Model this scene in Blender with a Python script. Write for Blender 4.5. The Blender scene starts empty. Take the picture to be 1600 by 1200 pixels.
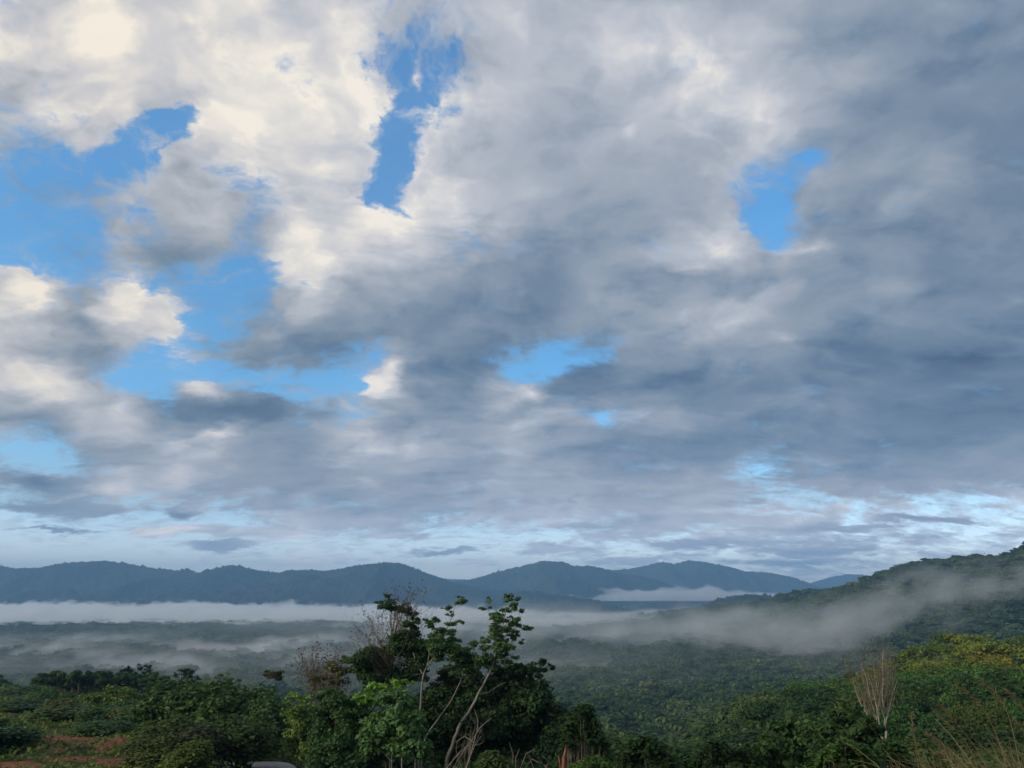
import bpy, bmesh, math, random
import numpy as np
from mathutils import Vector, Matrix, noise as mnoise

scene = bpy.context.scene
R = math.radians
# ---------------------------------------------------------------- camera
CAM_Z = 130.0                       # height of the viewpoint above the valley floor
PITCH = 15.9
FPX = 1142.0                        # focal length in pixels of the 1600 px wide photograph
cam_data = bpy.data.cameras.new("camera")
cam = bpy.data.objects.new("camera", cam_data)
scene.collection.objects.link(cam)
cam_data.sensor_width = 36.0
cam_data.lens = 36.0 * FPX / 1600.0
cam_data.clip_start = 0.1
cam_data.clip_end = 120000.0
cam.location = (0, 0, CAM_Z)
cam.rotation_euler = (R(90 + PITCH), 0, 0)
scene.camera = cam

def raydir(px, py):
    """world direction of a pixel of the 1600x1200 photograph"""
    a = (px - 800) / FPX; b = (600 - py) / FPX
    c, s = math.cos(R(PITCH)), math.sin(R(PITCH))
    return Vector((a, c - b * s, s + b * c))

def at(px, py, dist):
    """point seen at that pixel, dist metres ahead"""
    d = raydir(px, py)
    return Vector((0, 0, CAM_Z)) + d * (dist / d.y)

# ---------------------------------------------------------------- colour management
scene.view_settings.view_transform = 'Standard'
scene.view_settings.look = 'None'
scene.view_settings.gamma = 1.0
scene.view_settings.exposure = 0.0
scene.render.engine = 'CYCLES'

# ---------------------------------------------------------------- sun (low, behind thin cloud on the left)
SUN_EL, SUN_AZ = 20.0, -118.0      # degrees; azimuth from +Y (view) towards +X
sun_data = bpy.data.lights.new("sun", 'SUN')
sun_data.energy = 2.6
sun_data.angle = R(9)
sun_data.color = (1.0, 0.86, 0.68)
sun = bpy.data.objects.new("sun", sun_data)
scene.collection.objects.link(sun)
sdir = Vector((math.sin(R(SUN_AZ)) * math.cos(R(SUN_EL)), math.cos(R(SUN_AZ)) * math.cos(R(SUN_EL)), math.sin(R(SUN_EL))))
sun.rotation_euler = sdir.to_track_quat('Z', 'Y').to_euler()

# ---------------------------------------------------------------- node helper
def lin(c):
    return tuple((v / 12.92 if v <= 0.04045 else ((v + 0.055) / 1.055) ** 2.4) for v in c)
def lin8(r, g, b):
    return lin((r / 255, g / 255, b / 255))

class NT:
    def __init__(s, tree):
        s.t = tree; s.n = tree.nodes; s.l = tree.links
    def new(s, typ, **kw):
        nd = s.n.new(typ)
        for k, v in kw.items():
            setattr(nd, k, v)
        return nd
    def put(s, sock, v):
        if isinstance(v, bpy.types.NodeSocket):
            s.l.new(v, sock)
        elif v is not None:
            sock.default_value = v
    def m(s, op, a, b=None, c=None, clamp=False):
        nd = s.new('ShaderNodeMath', operation=op, use_clamp=clamp)
        s.put(nd.inputs[0], a); s.put(nd.inputs[1], b); s.put(nd.inputs[2], c)
        return nd.outputs[0]
    def v(s, op, a, b=None):
        nd = s.new('ShaderNodeVectorMath', operation=op)
        s.put(nd.inputs[0], a)
        if b is not None:
            s.put(nd.inputs[3 if op == 'SCALE' else 1], b)
        return nd.outputs['Value' if op in ('DOT_PRODUCT', 'LENGTH') else 'Vector']
    def xyz(s, x=0, y=0, z=0):
        nd = s.new('ShaderNodeCombineXYZ')
        for i, q in enumerate((x, y, z)): s.put(nd.inputs[i], q)
        return nd.outputs[0]
    def sep(s, v):
        nd = s.new('ShaderNodeSeparateXYZ'); s.put(nd.inputs[0], v)
        return nd.outputs
    def noise(s, vec, scale, detail=4, rough=0.5, dist=0.0, lac=2.0, dims='3D', color=False):
        nd = s.new('ShaderNodeTexNoise', noise_dimensions=dims)
        s.put(nd.inputs['Vector'], vec); s.put(nd.inputs['Scale'], scale)
        nd.inputs['Detail'].default_value = detail
        nd.inputs['Roughness'].default_value = rough
        nd.inputs['Lacunarity'].default_value = lac
        nd.inputs['Distortion'].default_value = dist
        return nd.outputs['Color' if color else 'Fac']
    def ramp(s, fac, stops, mode='LINEAR'):
        nd = s.new('ShaderNodeValToRGB')
        cr = nd.color_ramp; cr.interpolation = mode
        while len(cr.elements) < len(stops): cr.elements.new(0.5)
        for e, (p, c) in zip(cr.elements, stops):
            e.position = p; e.color = c if len(c) == 4 else (*c, 1)
        s.put(nd.inputs[0], fac)
        return nd.outputs
    def ss(s, x, a, b):
        nd = s.new('ShaderNodeMapRange', interpolation_type='SMOOTHSTEP')
        s.put(nd.inputs[0], x); s.put(nd.inputs[1], a); s.put(nd.inputs[2], b)
        return nd.outputs[0]
    def mix(s, f, a, b, blend='MIX'):
        nd = s.new('ShaderNodeMix', data_type='RGBA', blend_type=blend)
        s.put(nd.inputs[0], f)
        for i, q in ((6, a), (7, b)):
            if isinstance(q, tuple) and len(q) == 3: q = (*q, 1)
            s.put(nd.inputs[i], q)
        return nd.outputs[2]

# ---------------------------------------------------------------- sky
world = bpy.data.worlds.new("World")
scene.world = world
world.use_nodes = True
wt = world.node_tree
for nd in list(wt.nodes): wt.nodes.remove(nd)
W = NT(wt)
w_out = W.new('ShaderNodeOutputWorld')
w_bg = W.new('ShaderNodeBackground')
W.l.new(w_bg.outputs[0], w_out.inputs[0])
sky_tex = W.new('ShaderNodeTexSky')
sky_tex.sky_type = 'NISHITA'
sky_tex.sun_disc = False
sky_tex.sun_elevation = R(SUN_EL)
sky_tex.sun_rotation = R(SUN_AZ)
sky_tex.altitude = 200
sky_tex.air_density = 1.0; sky_tex.dust_density = 1.2; sky_tex.ozone_density = 2.0
SKY_STRENGTH = 0.10

# Cloud chart: one row per 50/FPX of height above the horizon tangent plane,
# 25 stations across; "brightness.cover" (brightness in tens of 8-bit grey).
CH = """
218.9 230.9 225.9 205.9 198.9 200.9 205.9 203.9 200.9 190.8 165.7 180.8 185.9 185.9 185.9 175.9 165.9 160.9 155.8 145.9 145.9 140.9 140.9 138.9 135.9
222.9 226.9 220.9 208.9 208.9 215.9 230.9 235.9 205.9 185.6 160.4 175.7 188.9 188.9 188.9 182.9 192.9 185.9 165.9 150.9 148.9 142.9 140.9 136.9 132.9
190.9 208.9 210.9 212.9 212.9 225.9 246.9 242.9 220.9 185.4 160.3 165.5 185.9 190.9 180.9 190.9 205.9 190.9 170.9 152.9 150.9 140.9 135.9 130.9 128.9
178.9 190.9 205.9 205.9 200.8 222.9 246.9 242.9 234.9 210.7 180.4 208.9 175.9 172.9 170.9 175.9 195.9 198.9 185.9 162.9 148.9 138.9 130.9 125.9 122.9
182.9 195.9 195.8 190.7 170.2 208.9 234.9 234.9 230.9 205.3 198.7 195.9 170.9 165.9 172.9 180.9 180.9 185.9 182.9 158.8 145.9 135.9 125.9 118.9 118.9
165.5 165.4 165.5 155.3 185.6 195.9 208.9 218.9 226.9 190.1 190.8 180.9 165.9 162.9 170.9 170.9 170.9 170.9 165.8 150.5 140.9 142.9 145.9 120.9 118.9
140.4 130.3 145.4 165.6 175.8 172.9 168.7 200.9 205.9 180.1 190.9 188.9 168.9 162.9 160.9 158.9 160.9 165.7 150.2 145.9 142.9 140.9 142.9 122.9 118.9
150.0 150.0 150.2 165.7 170.7 170.9 165.7 195.8 190.8 228.8 192.9 198.9 160.9 158.9 145.9 145.9 160.9 172.9 150.0 140.9 130.9 130.9 138.9 135.9 132.9
190.1 150.1 150.2 150.6 150.8 150.8 160.5 218.9 208.9 190.9 180.9 170.9 145.9 135.9 140.9 158.9 172.9 195.9 155.8 152.9 135.9 132.9 122.9 130.9 130.9
220.9 205.7 150.4 205.6 150.1 150.0 140.3 195.9 175.9 168.9 160.9 150.9 135.9 128.9 155.9 145.9 152.9 150.9 155.9 140.9 142.9 148.9 125.9 118.9 118.9
190.9 188.9 168.9 205.9 215.6 150.0 130.5 150.9 148.9 138.9 132.9 135.9 125.9 135.9 148.9 162.9 168.9 160.9 155.9 140.9 132.9 130.9 128.9 125.9 118.9
195.9 165.9 150.9 178.9 195.5 135.5 125.8 125.9 130.6 150.4 125.9 120.9 130.5 125.3 125.7 135.9 145.9 135.9 145.9 125.9 120.9 112.9 110.9 112.9 112.9
212.9 218.9 168.8 160.2 150.1 190.4 150.2 140.2 160.2 205.7 128.9 120.9 165.7 118.8 115.9 120.9 118.9 118.9 120.9 118.9 122.9 118.9 110.9 108.9 108.9
130.9 135.9 188.9 180.8 130.7 122.9 122.9 135.6 155.6 148.8 145.9 152.9 168.9 150.9 165.6 162.8 140.9 120.9 130.9 125.9 120.9 115.9 110.9 108.9 112.9
170.2 150.1 140.8 155.9 165.9 185.9 140.9 138.9 180.9 175.9 168.9 155.9 168.9 150.9 120.9 120.9 122.9 125.9 130.8 128.8 130.9 125.9 125.9 132.9 138.9
140.6 135.5 155.6 190.9 185.9 152.9 152.9 145.9 152.9 155.9 155.9 152.9 162.9 172.9 168.9 168.9 165.9 165.7 155.6 155.7 142.8 142.9 155.9 160.9 160.9
150.3 145.6 150.7 150.4 150.6 160.4 155.7 165.8 148.8 150.9 152.9 168.9 175.9 180.9 168.9 165.9 178.9 180.9 188.8 188.7 190.6 182.5 180.5 185.4 185.4
165.2 165.2 165.3 165.2 180.4 165.5 168.5 205.5 165.4 172.5 165.2 160.3 165.3 165.4 165.6 168.6 172.6 178.6 168.7 155.7 162.7 168.6 168.6 170.5 170.5
180.2 180.2 180.2 180.2 180.2 180.3 180.3 195.5 195.5 190.3 180.2 190.4 170.3 170.3 165.4 160.5 165.5 160.5 165.5 170.5 170.4 175.4 175.4 175.4 175.4
"""
CH = [[(float(t.split('.')[0]), float(t.split('.')[1]) / 9) for t in row.split()] for row in CH.strip().split('\n')]
CH = [[(b, max(0.0, c - (0, .12, .16, .16)[max(0, i - 15)] * (1.0 if j < 16 else 0.2))) for j, (b, c) in enumerate(row)] for i, row in enumerate(CH)]
assert all(len(r) == 25 for r in CH), [len(r) for r in CH]

# small features: (x, y, rx, ry, rotation deg, brightness change, cover change)
BLOBS = [
 (690,150,45,45,0,18,0),(668,250,34,60,10,16,0),(740,470,160,40,0,-12,0),(600,520,150,26,0,-12,.1),(1010,250,150,50,-20,-10,0),(860,430,120,60,-20,-14,0),
 (470,470,50,40,0,22,0),(430,480,30,60,0,8,0),(1180,165,30,60,10,16,0),(1135,120,40,40,0,12,0),(1390,260,70,30,-30,10,0),(1480,270,40,40,0,10,0),(1560,330,80,30,0,-10,0),
 (1150,500,120,30,10,14,0),(980,465,70,22,20,12,0),(1420,455,60,22,0,10,0),(1330,560,60,26,0,-8,0),(1290,640,70,20,0,16,0),(1060,665,70,22,0,16,0),(890,690,60,14,0,14,0),
 (150,180,80,20,-5,14,0),(30,560,60,20,0,-25,0),(190,560,60,24,-20,-16,0),(240,690,80,16,10,22,0),(480,660,60,16,0,-10,0),(640,700,70,14,0,14,0),(700,760,90,12,0,12,0),
 (500,570,60,20,0,-10,0),(820,530,70,16,0,-10,0),(350,310,60,60,0,10,0),(300,390,90,22,0,-14,0),(60,120,60,30,0,-12,0),(60,30,80,40,0,10,0),(230,20,60,30,0,-16,0),
 (275,195,30,30,0,0,-.85),(240,212,55,14,5,0,-.55),(380,300,50,46,0,0,-.30),(110,262,120,24,0,0,-.25),(520,600,60,16,0,0,-.5),(330,585,70,14,0,0,-.5),(230,590,40,30,0,0,-.5),(60,715,70,22,0,0,-.4),(940,545,40,14,-20,0,-.35),(612,215,30,75,12,0,-1.0),(628,95,34,30,0,0,-.5),(722,85,22,20,0,0,-.75),
 (660,140,22,16,0,0,-.6),(650,112,13,22,25,15,.35),(597,345,36,24,0,45,.7),(475,368,24,26,0,40,.5),(560,375,40,22,-25,35,.5),
 (480,420,45,35,0,25,.1),(1168,340,26,26,20,0,-.55),(1203,350,25,40,-15,0,-.68),(1228,285,24,34,20,0,-.28),(1262,242,22,10,0,0,-.45),(222,335,26,17,0,0,-.45),(270,500,45,34,30,40,.4),
 (205,470,26,34,0,40,.5),(30,450,45,26,20,45,.6),(60,595,60,30,10,60,.3),(130,515,50,12,12,-40,0),(860,560,55,22,-25,0,-.7),
 (620,572,20,24,25,75,.9),(590,598,36,20,0,50,.6),(835,607,24,16,0,75,.7),(320,610,40,14,15,40,.5),(1120,395,35,20,20,35,0),
 (1085,428,40,12,0,30,0),(1275,392,30,12,-15,30,0),(1235,535,28,10,0,30,0),(1065,205,30,30,0,10,0),(1075,95,36,26,0,22,0),
 (1150,165,40,34,0,18,0),(895,75,60,30,0,10,0),(975,212,14,18,30,28,0),(720,345,26,32,0,18,0),(340,678,46,9,-14,65,.3),
 (1180,733,50,7,0,0,-.32),(965,735,80,30,0,-10,0),(1450,815,95,6,1,-42,.9),(1010,578,120,30,0,-8,0),(1440,560,140,40,0,-8,0),
 (360,640,120,18,0,-35,.5),(530,640,60,20,0,10,0),(945,655,18,16,0,0,-.5),(280,745,30,12,0,40,.2),(170,762,34,14,0,40,.4),
 (565,690,40,14,0,30,0),(245,830,52,10,0,60,1.0),(300,826,45,8,0,50,.9),(480,872,66,7,0,48,.95),(690,862,75,5,-3,-25,.9),
 (350,852,65,9,0,-30,.9),(278,803,26,9,0,-35,.9),(90,792,130,11,2,-15,.95),(80,828,90,4,0,-22,.7),(745,879,38,8,0,40,.9),
 (1300,826,110,5,0,-26,.7),(1100,850,95,6,0,-28,.8),(860,640,40,12,0,15,0),(420,120,60,60,0,6,0),(60,752,60,14,0,-30,.85),(540,812,80,10,0,20,.8),(860,855,80,10,0,16,.7),(1000,872,90,6,0,20,.7),(1250,862,110,6,0,-18,.7),(1230,880,90,5,0,-22,.6),(620,838,60,6,0,25,.6),
 (1400,205,120,60,-35,-8,0),(1350,90,30,60,40,12,0),(560,755,50,10,0,15,0),(420,832,75,10,0,25,.8),(1230,690,40,8,0,0,-.3),
]
tc = W.new('ShaderNodeTexCoord')
D = tc.outputs['Generated']
dx, dy, dz = W.sep(D)
# tangent-plane coordinates about the viewing azimuth, photograph pixels as the unit
c_, s_ = math.cos(R(PITCH)), math.sin(R(PITCH))
fwd = W.m('ABSOLUTE', W.m('ADD', W.m('MULTIPLY', dy, c_), W.m('MULTIPLY', dz, s_)))
fwd = W.m('MAXIMUM', fwd, 0.05)
up = W.m('SUBTRACT', W.m('MULTIPLY', dz, c_), W.m('MULTIPLY', dy, s_))
px = W.m('MULTIPLY_ADD', W.m('DIVIDE', dx, fwd), FPX, 800)
py = W.m('SUBTRACT', 600, W.m('MULTIPLY', W.m('DIVIDE', up, fwd), FPX))
# perspective coordinates of a cloud deck
zz = W.m('ADD', W.m('MAXIMUM', dz, 0.0), 0.26)
P = W.xyz(W.m('DIVIDE', dx, W.m('POWER', zz, 0.75)), W.m('DIVIDE', dy, zz), 0)
zs = W.m('MULTIPLY', zz, 1.0 / 0.8)                       # feature size factor (1 overhead)
w1 = W.noise(P, 2.2, 5, 0.55, color=True)
w2 = W.noise(W.v('ADD', P, (7.3, 2.1, 4.4)), 9.0, 6, 0.62, color=True)
w1 = W.v('SUBTRACT', w1, (.5, .5, .5)); w2 = W.v('SUBTRACT', w2, (.5, .5, .5))
w1x, w1y, _ = W.sep(w1); w2x, w2y, _ = W.sep(w2)
ampx = W.m('MULTIPLY', W.m('MULTIPLY_ADD', w1x, 95, W.m('MULTIPLY', w2x, 80)), W.m('POWER', zs, 0.6))
ampy = W.m('MULTIPLY', W.m('MULTIPLY_ADD', w1y, 85, W.m('MULTIPLY', w2y, 75)), zs)
qx = W.m('ADD', px, ampx); qy = W.m('ADD', py, ampy)
Q = W.xyz(qx, qy, 0)
fac = W.m('MULTIPLY_ADD', qx, 1 / 2000.0, 0.1, clamp=True)      # x=-200..1800 -> 0..1
accc = None; acca = None
for i, row in enumerate(CH):
    y = i * 50.0
    if i == 0:
        wgt = W.m('SUBTRACT', 1.0, W.m('MAXIMUM', W.m('MULTIPLY', qy, 1 / 50.), 0.0), clamp=True)
    elif i == len(CH) - 1:
        wgt = W.m('SUBTRACT', 1.0, W.m('MAXIMUM', W.m('MULTIPLY', W.m('SUBTRACT', y, qy), 1 / 50.), 0.0), clamp=True)
    else:
        wgt = W.m('SUBTRACT', 1.0, W.m('ABSOLUTE', W.m('MULTIPLY', W.m('SUBTRACT', qy, y), 1 / 50.)), clamp=True)
    o = W.ramp(fac, [((200 + j * 1600 / 24.0) / 2000.0, (b / 255., 0, 0, c)) for j, (b, c) in enumerate(row)])
    col = o['Color']
    sepc = W.new('ShaderNodeSeparateColor'); W.l.new(col, sepc.inputs[0])
    accc = W.m('MULTIPLY_ADD', sepc.outputs[0], wgt, 0.0 if accc is None else accc)
    acca = W.m('MULTIPLY_ADD', o['Alpha'], wgt, 0.0 if acca is None else acca)
for (bx, by, rx, ry, rot, db, dc) in BLOBS:
    mp = W.new('ShaderNodeMapping', vector_type='TEXTURE')
    W.l.new(Q, mp.inputs[0])
    mp.inputs['Location'].default_value = (bx, by, 0)
    mp.inputs['Rotation'].default_value = (0, 0, R(rot))
    k_ = 1.75 if dc < 0 else 1.5
    mp.inputs['Scale'].default_value = (rx * k_, ry * k_, 1)
    g = W.new('ShaderNodeTexGradient', gradient_type='QUADRATIC_SPHERE')
    W.l.new(mp.outputs[0], g.inputs[0])
    if db: accc = W.m('MULTIPLY_ADD', W.m('POWER', g.outputs['Fac'], 0.7), db * 1.1 / 255., accc)
    if dc: acca = W.m('MULTIPLY_ADD', W.m('POWER', g.outputs['Fac'], 0.85), dc * (1.12 if dc < 0 else 1.45), acca)
# fine structure
def voro(vec, sc, det=3):
    nd = W.new('ShaderNodeTexVoronoi', voronoi_dimensions='2D', feature='F1')
    W.put(nd.inputs['Vector'], vec); nd.inputs['Scale'].default_value = sc
    nd.inputs['Detail'].default_value = det; nd.inputs['Roughness'].default_value = 0.55
    return nd.outputs['Distance']
Pw = W.v('ADD', P, W.v('SCALE', w1, 0.30))
Pw = W.v('ADD', Pw, W.v('SCALE', w2, 0.06))
def cloud_height(vec):
    # billowy relief of the cloud surface
    f = W.noise(vec, 4.2, 7, 0.52)
    v = voro(vec, 7.0)
    return W.m('MULTIPLY_ADD', v, -0.22, f)
n_edge = W.noise(W.v('ADD', P, (1.7, 5.2, 0.3)), 7.5, 10, 0.63, dist=0.25)
v_edge = voro(Pw, 13.0, 3)
h_a = cloud_height(Pw)
h_b = cloud_height(W.v('ADD', Pw, (-0.050, -0.035, 0.0)))
relief = W.m('SUBTRACT', h_a, h_b)
acca = W.m('MULTIPLY_ADD', acca, 1.42, -0.16)
lit = W.ss(accc, 0.55, 0.80)
n_wisp = W.noise(W.v('ADD', Pw, (9.7, 1.2, 2.3)), 15.0, 8, 0.66, dist=0.6)
near0 = W.m('SUBTRACT', 1.0, W.ss(acca, 0.75, 1.2))
cov = W.m('MULTIPLY_ADD', W.m('SUBTRACT', n_edge, 0.5), 2.2, acca)
cov = W.m('MULTIPLY_ADD', W.m('MULTIPLY', W.m('SUBTRACT', n_wisp, 0.5), near0), 1.7, cov)
cov = W.m('MULTIPLY_ADD', W.m('MULTIPLY', W.m('SUBTRACT', 0.42, v_edge), lit), 0.55, cov)
alpha = W.ss(cov, 0.04, W.m('MULTIPLY_ADD', lit, -0.34, 1.12))
veil = W.m('MULTIPLY', W.ss(n_wisp, 0.40, 0.66), W.m('MULTIPLY', W.ss(acca, -0.35, 0.4), 0.62))
alpha = W.m('MAXIMUM', W.m('MAXIMUM', alpha, veil), 0.07)
rim = W.m('MULTIPLY', alpha, W.m('SUBTRACT', 1.0, W.ss(cov, 0.55, 1.1)))
edgezone = W.m('SUBTRACT', 1.0, W.ss(cov, 0.8, 1.6))
ramt = W.m('MULTIPLY_ADD', edgezone, 0.34, W.m('MULTIPLY_ADD', lit, 0.18, 0.12))
soften = W.ss(dz, 0.0, 0.30)
ramt = W.m('MULTIPLY', ramt, W.m('MULTIPLY_ADD', soften, 0.55, 0.45))
accb = W.m('MINIMUM', W.m('MULTIPLY_ADD', W.m('SUBTRACT', accc, 0.66), 1.05, 0.675), W.m('MULTIPLY_ADD', W.m('SUBTRACT', accc, 0.84), 0.42, 0.864))
bri = W.m('MULTIPLY_ADD', relief, ramt, accb)
bri = W.m('MULTIPLY_ADD', W.m('SUBTRACT', n_edge, 0.5), 0.06, bri)
bri = W.m('MULTIPLY_ADD', W.m('MULTIPLY', rim, lit), 0.07, bri)
cs = [(60, 52, 70, 92), (105, 96, 117, 142), (125, 119, 137, 156), (145, 142, 155, 170), (165, 165, 172, 182), (190, 190, 194, 201),
      (212, 212, 211, 213), (230, 232, 228, 221), (247, 250, 242, 229)]
cold = W.ramp(bri, [(a / 255., lin8(r, g, b)) for a, r, g, b in cs])['Color']
# light warms towards the sun side, cools towards the far low deck
warm = W.ss(px, 900, 0)
tint = W.mix(warm, (0.985, 1.0, 1.03), (1.03, 1.0, 0.965))
ccol = W.mix(1.0, cold, tint, 'MULTIPLY')
low = W.ss(py, 560, 760)
ccol = W.mix(W.m('MULTIPLY', low, 0.5), ccol, W.mix(1.0, ccol, (0.96, 1.0, 1.07), 'MULTIPLY'))
# clear sky: Nishita, its gain set per band so the haze near the horizon stays pale
gain = W.ramp(W.m('MAXIMUM', dz, 0.0), [(0.0, (2.25, 2.2, 2.75)), (0.05, (2.15, 2.15, 2.6)), (0.12, (1.65, 1.95, 2.2)), (0.2, (1.2, 2.02, 2.4)), (0.36, (1.05, 2.0, 2.4)), (0.6, (1.15, 2.25, 2.75)), (1.0, (1.2, 2.4, 3.0))])['Color']
clear = W.v('SCALE', sky_tex.outputs[0], SKY_STRENGTH)
clear = W.v('MULTIPLY', clear, gain)
skycol = W.mix(alpha, clear, ccol)
skycol = W.mix(W.ss(dz, -0.03, -0.08), skycol, (0.03, 0.036, 0.03))
W.l.new(skycol, w_bg.inputs[0])
skycol = W.v('SCALE', skycol, W.m('MULTIPLY_ADD', W.ss(dz, 0.14, 0.0), 0.75, 1.0))
W.l.new(skycol, w_bg.inputs[0])
w_bg.inputs[1].default_value = 1.0
scene.cycles.volume_bounces = 2
world.cycles.sampling_method = 'MANUAL'
world.cycles.sample_map_resolution = 1024

# ================================================================ helpers
rng = np.random.default_rng(11)
random.seed(5)
COL = scene.collection

def tag(o, label=None, cat=None, group=None, kind=None):
    if label: o['label'] = label
    if cat: o['category'] = cat
    if group: o['group'] = group
    if kind: o['kind'] = kind
    return o
def link(o, parent=None):
    COL.objects.link(o)
    if parent is not None: o.parent = parent
    return o
def empty(name, loc, label, cat, group=None):
    o = bpy.data.objects.new(name, None); link(o); o.location = loc
    o.empty_display_size = 1.0
    return tag(o, label, cat, group)
def mesh_np(name, verts, faces, mat=None, tone=None, smooth=False):
    """faces: (n,k) int array (k=3/4); tone: per-face scalar stored as attribute"""
    me = bpy.data.meshes.new(name)
    verts = np.asarray(verts, dtype=np.float32); faces = np.asarray(faces, dtype=np.int32)
    n, k = faces.shape
    me.vertices.add(len(verts)); me.vertices.foreach_set('co', verts.ravel())
    me.loops.add(n * k); me.loops.foreach_set('vertex_index', faces.ravel())
    me.polygons.add(n)
    me.polygons.foreach_set('loop_start', np.arange(0, n * k, k, dtype=np.int32))
    if smooth: me.polygons.foreach_set('use_smooth', np.ones(n, dtype=bool))
    if tone is not None:
        a = me.attributes.new('tone', 'FLOAT', 'FACE'); a.data.foreach_set('value', np.asarray(tone, dtype=np.float32))
    me.update(calc_edges=True)
    if mat: me.materials.append(mat)
    return me
def obj(name, me, parent=None):
    return link(bpy.data.objects.new(name, me), parent)

def vnoise(x, y, seed=0):
    """smooth value noise, numpy"""
    xi = np.floor(x).astype(np.int64); yi = np.floor(y).astype(np.int64)
    fx = x - xi; fy = y - yi
    fx = fx * fx * (3 - 2 * fx); fy = fy * fy * (3 - 2 * fy)
    def h(a, b):
        v = (a * 374761393 + b * 668265263 + seed * 974634777) & 0xffffffff
        v = ((v ^ (v >> 13)) * 1274126177) & 0xffffffff
        return ((v ^ (v >> 16)) & 0xffff) / 65535.0
    a = h(xi, yi); b = h(xi + 1, yi); c = h(xi, yi + 1); d = h(xi + 1, yi + 1)
    return (a * (1 - fx) + b * fx) * (1 - fy) + (c * (1 - fx) + d * fx) * fy - 0.5
def fbm(x, y, oct=4, seed=0):
    s = 0; a = 1.0; 
    for i in range(oct):
        s = s + a * vnoise(x, y, seed + i * 17); x = x * 2.03 + 7.1; y = y * 2.03 + 3.7; a *= 0.5
    return s

# ---------------------------------------------------------------- materials
def material(name):
    m = bpy.data.materials.new(name); m.use_nodes = True
    t = m.node_tree
    for nd in list(t.nodes): t.nodes.remove(nd)
    N = NT(t); out = N.new('ShaderNodeOutputMaterial')
    return m, N, out
def principled(N, out, col, rough=0.8, spec=0.3):
    b = N.new('ShaderNodeBsdfPrincipled')
    N.put(b.inputs['Base Color'], col if isinstance(col, bpy.types.NodeSocket) else (*col, 1))
    N.put(b.inputs['Roughness'], rough); b.inputs['Specular IOR Level'].default_value = spec
    N.l.new(b.outputs[0], out.inputs[0])
    return b
def leaf_material(name, by_random=None, trans=0.25, rough=0.7):
    m, N, out = material(name)
    at_ = N.new('ShaderNodeAttribute', attribute_name='tone')
    oi = N.new('ShaderNodeObjectInfo')
    if by_random:
        g_ = N.new('ShaderNodeNewGeometry')
        pn_ = N.noise(g_.outputs['Position'], 0.006, 4, 0.6)
        base = N.ramp(N.m('ADD', N.m('MULTIPLY', oi.outputs['Random'], 0.50), N.m('MULTIPLY', N.ss(pn_, 0.34, 0.66), 0.50)), by_random)['Color']
    else: base = oi.outputs['Color']
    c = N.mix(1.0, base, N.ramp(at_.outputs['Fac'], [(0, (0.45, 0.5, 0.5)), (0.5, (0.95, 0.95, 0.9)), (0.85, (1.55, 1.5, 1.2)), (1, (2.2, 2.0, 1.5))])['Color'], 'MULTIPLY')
    b = N.new('ShaderNodeBsdfPrincipled')
    N.l.new(c, b.inputs['Base Color']); b.inputs['Roughness'].default_value = rough
    b.inputs['Specular IOR Level'].default_value = 0.18
    tr = N.new('ShaderNodeBsdfTranslucent')
    N.l.new(N.mix(1.0, c, (1.1, 1.25, 0.5), 'MULTIPLY'), tr.inputs['Color'])
    mx = N.new('ShaderNodeMixShader'); mx.inputs[0].default_value = trans
    N.l.new(b.outputs[0], mx.inputs[1]); N.l.new(tr.outputs[0], mx.inputs[2])
    N.l.new(mx.outputs[0], out.inputs[0])
    return m
M_LEAF = leaf_material('leaf')
M_FOREST = leaf_material('forest_leaf', by_random=[(0.0, (0.036, 0.072, 0.028)), (0.3, (0.068, 0.115, 0.042)), (0.6, (0.085, 0.140, 0.048)), (0.8, (0.12, 0.165, 0.062)), (0.93, (0.17, 0.19, 0.08)), (1.0, (0.18, 0.16, 0.10))])
def bark_material(name, c1, c2, scale=3.0):
    m, N, out = material(name)
    tc = N.new('ShaderNodeTexCoord')
    mp = N.new('ShaderNodeMapping'); mp.inputs['Scale'].default_value = (scale, scale, scale * 0.5)
    N.l.new(tc.outputs['Object'], mp.inputs[0])
    f = N.noise(mp.outputs[0], 2.0, 6, 0.65)
    col = N.ramp(f, [(0.3, c1), (0.5, tuple((a + b) / 2 for a, b in zip(c1, c2))), (0.68, c2)])['Color']
    b = principled(N, out, col, 0.85, 0.2)
    bp = N.new('ShaderNodeBump'); bp.inputs['Strength'].default_value = 0.5; bp.inputs['Distance'].default_value = 0.05
    N.l.new(f, bp.inputs['Height']); N.l.new(bp.outputs[0], b.inputs['Normal'])
    return m
M_BARK_PALE = bark_material('pale_bark', (0.11, 0.10, 0.08), (0.36, 0.34, 0.29), 6)
M_BARK_DARK = bark_material('dark_bark', (0.035, 0.028, 0.02), (0.12, 0.10, 0.075))
M_TWIG = bark_material('twig_bark', (0.11, 0.09, 0.07), (0.25, 0.21, 0.165))
M_WHITE_BARK = bark_material('white_bark', (0.12, 0.11, 0.10), (0.44, 0.41, 0.37), 9)
M_RED_STUMP = bark_material('dead_red_wood', (0.10, 0.045, 0.03), (0.30, 0.13, 0.08))

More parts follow.
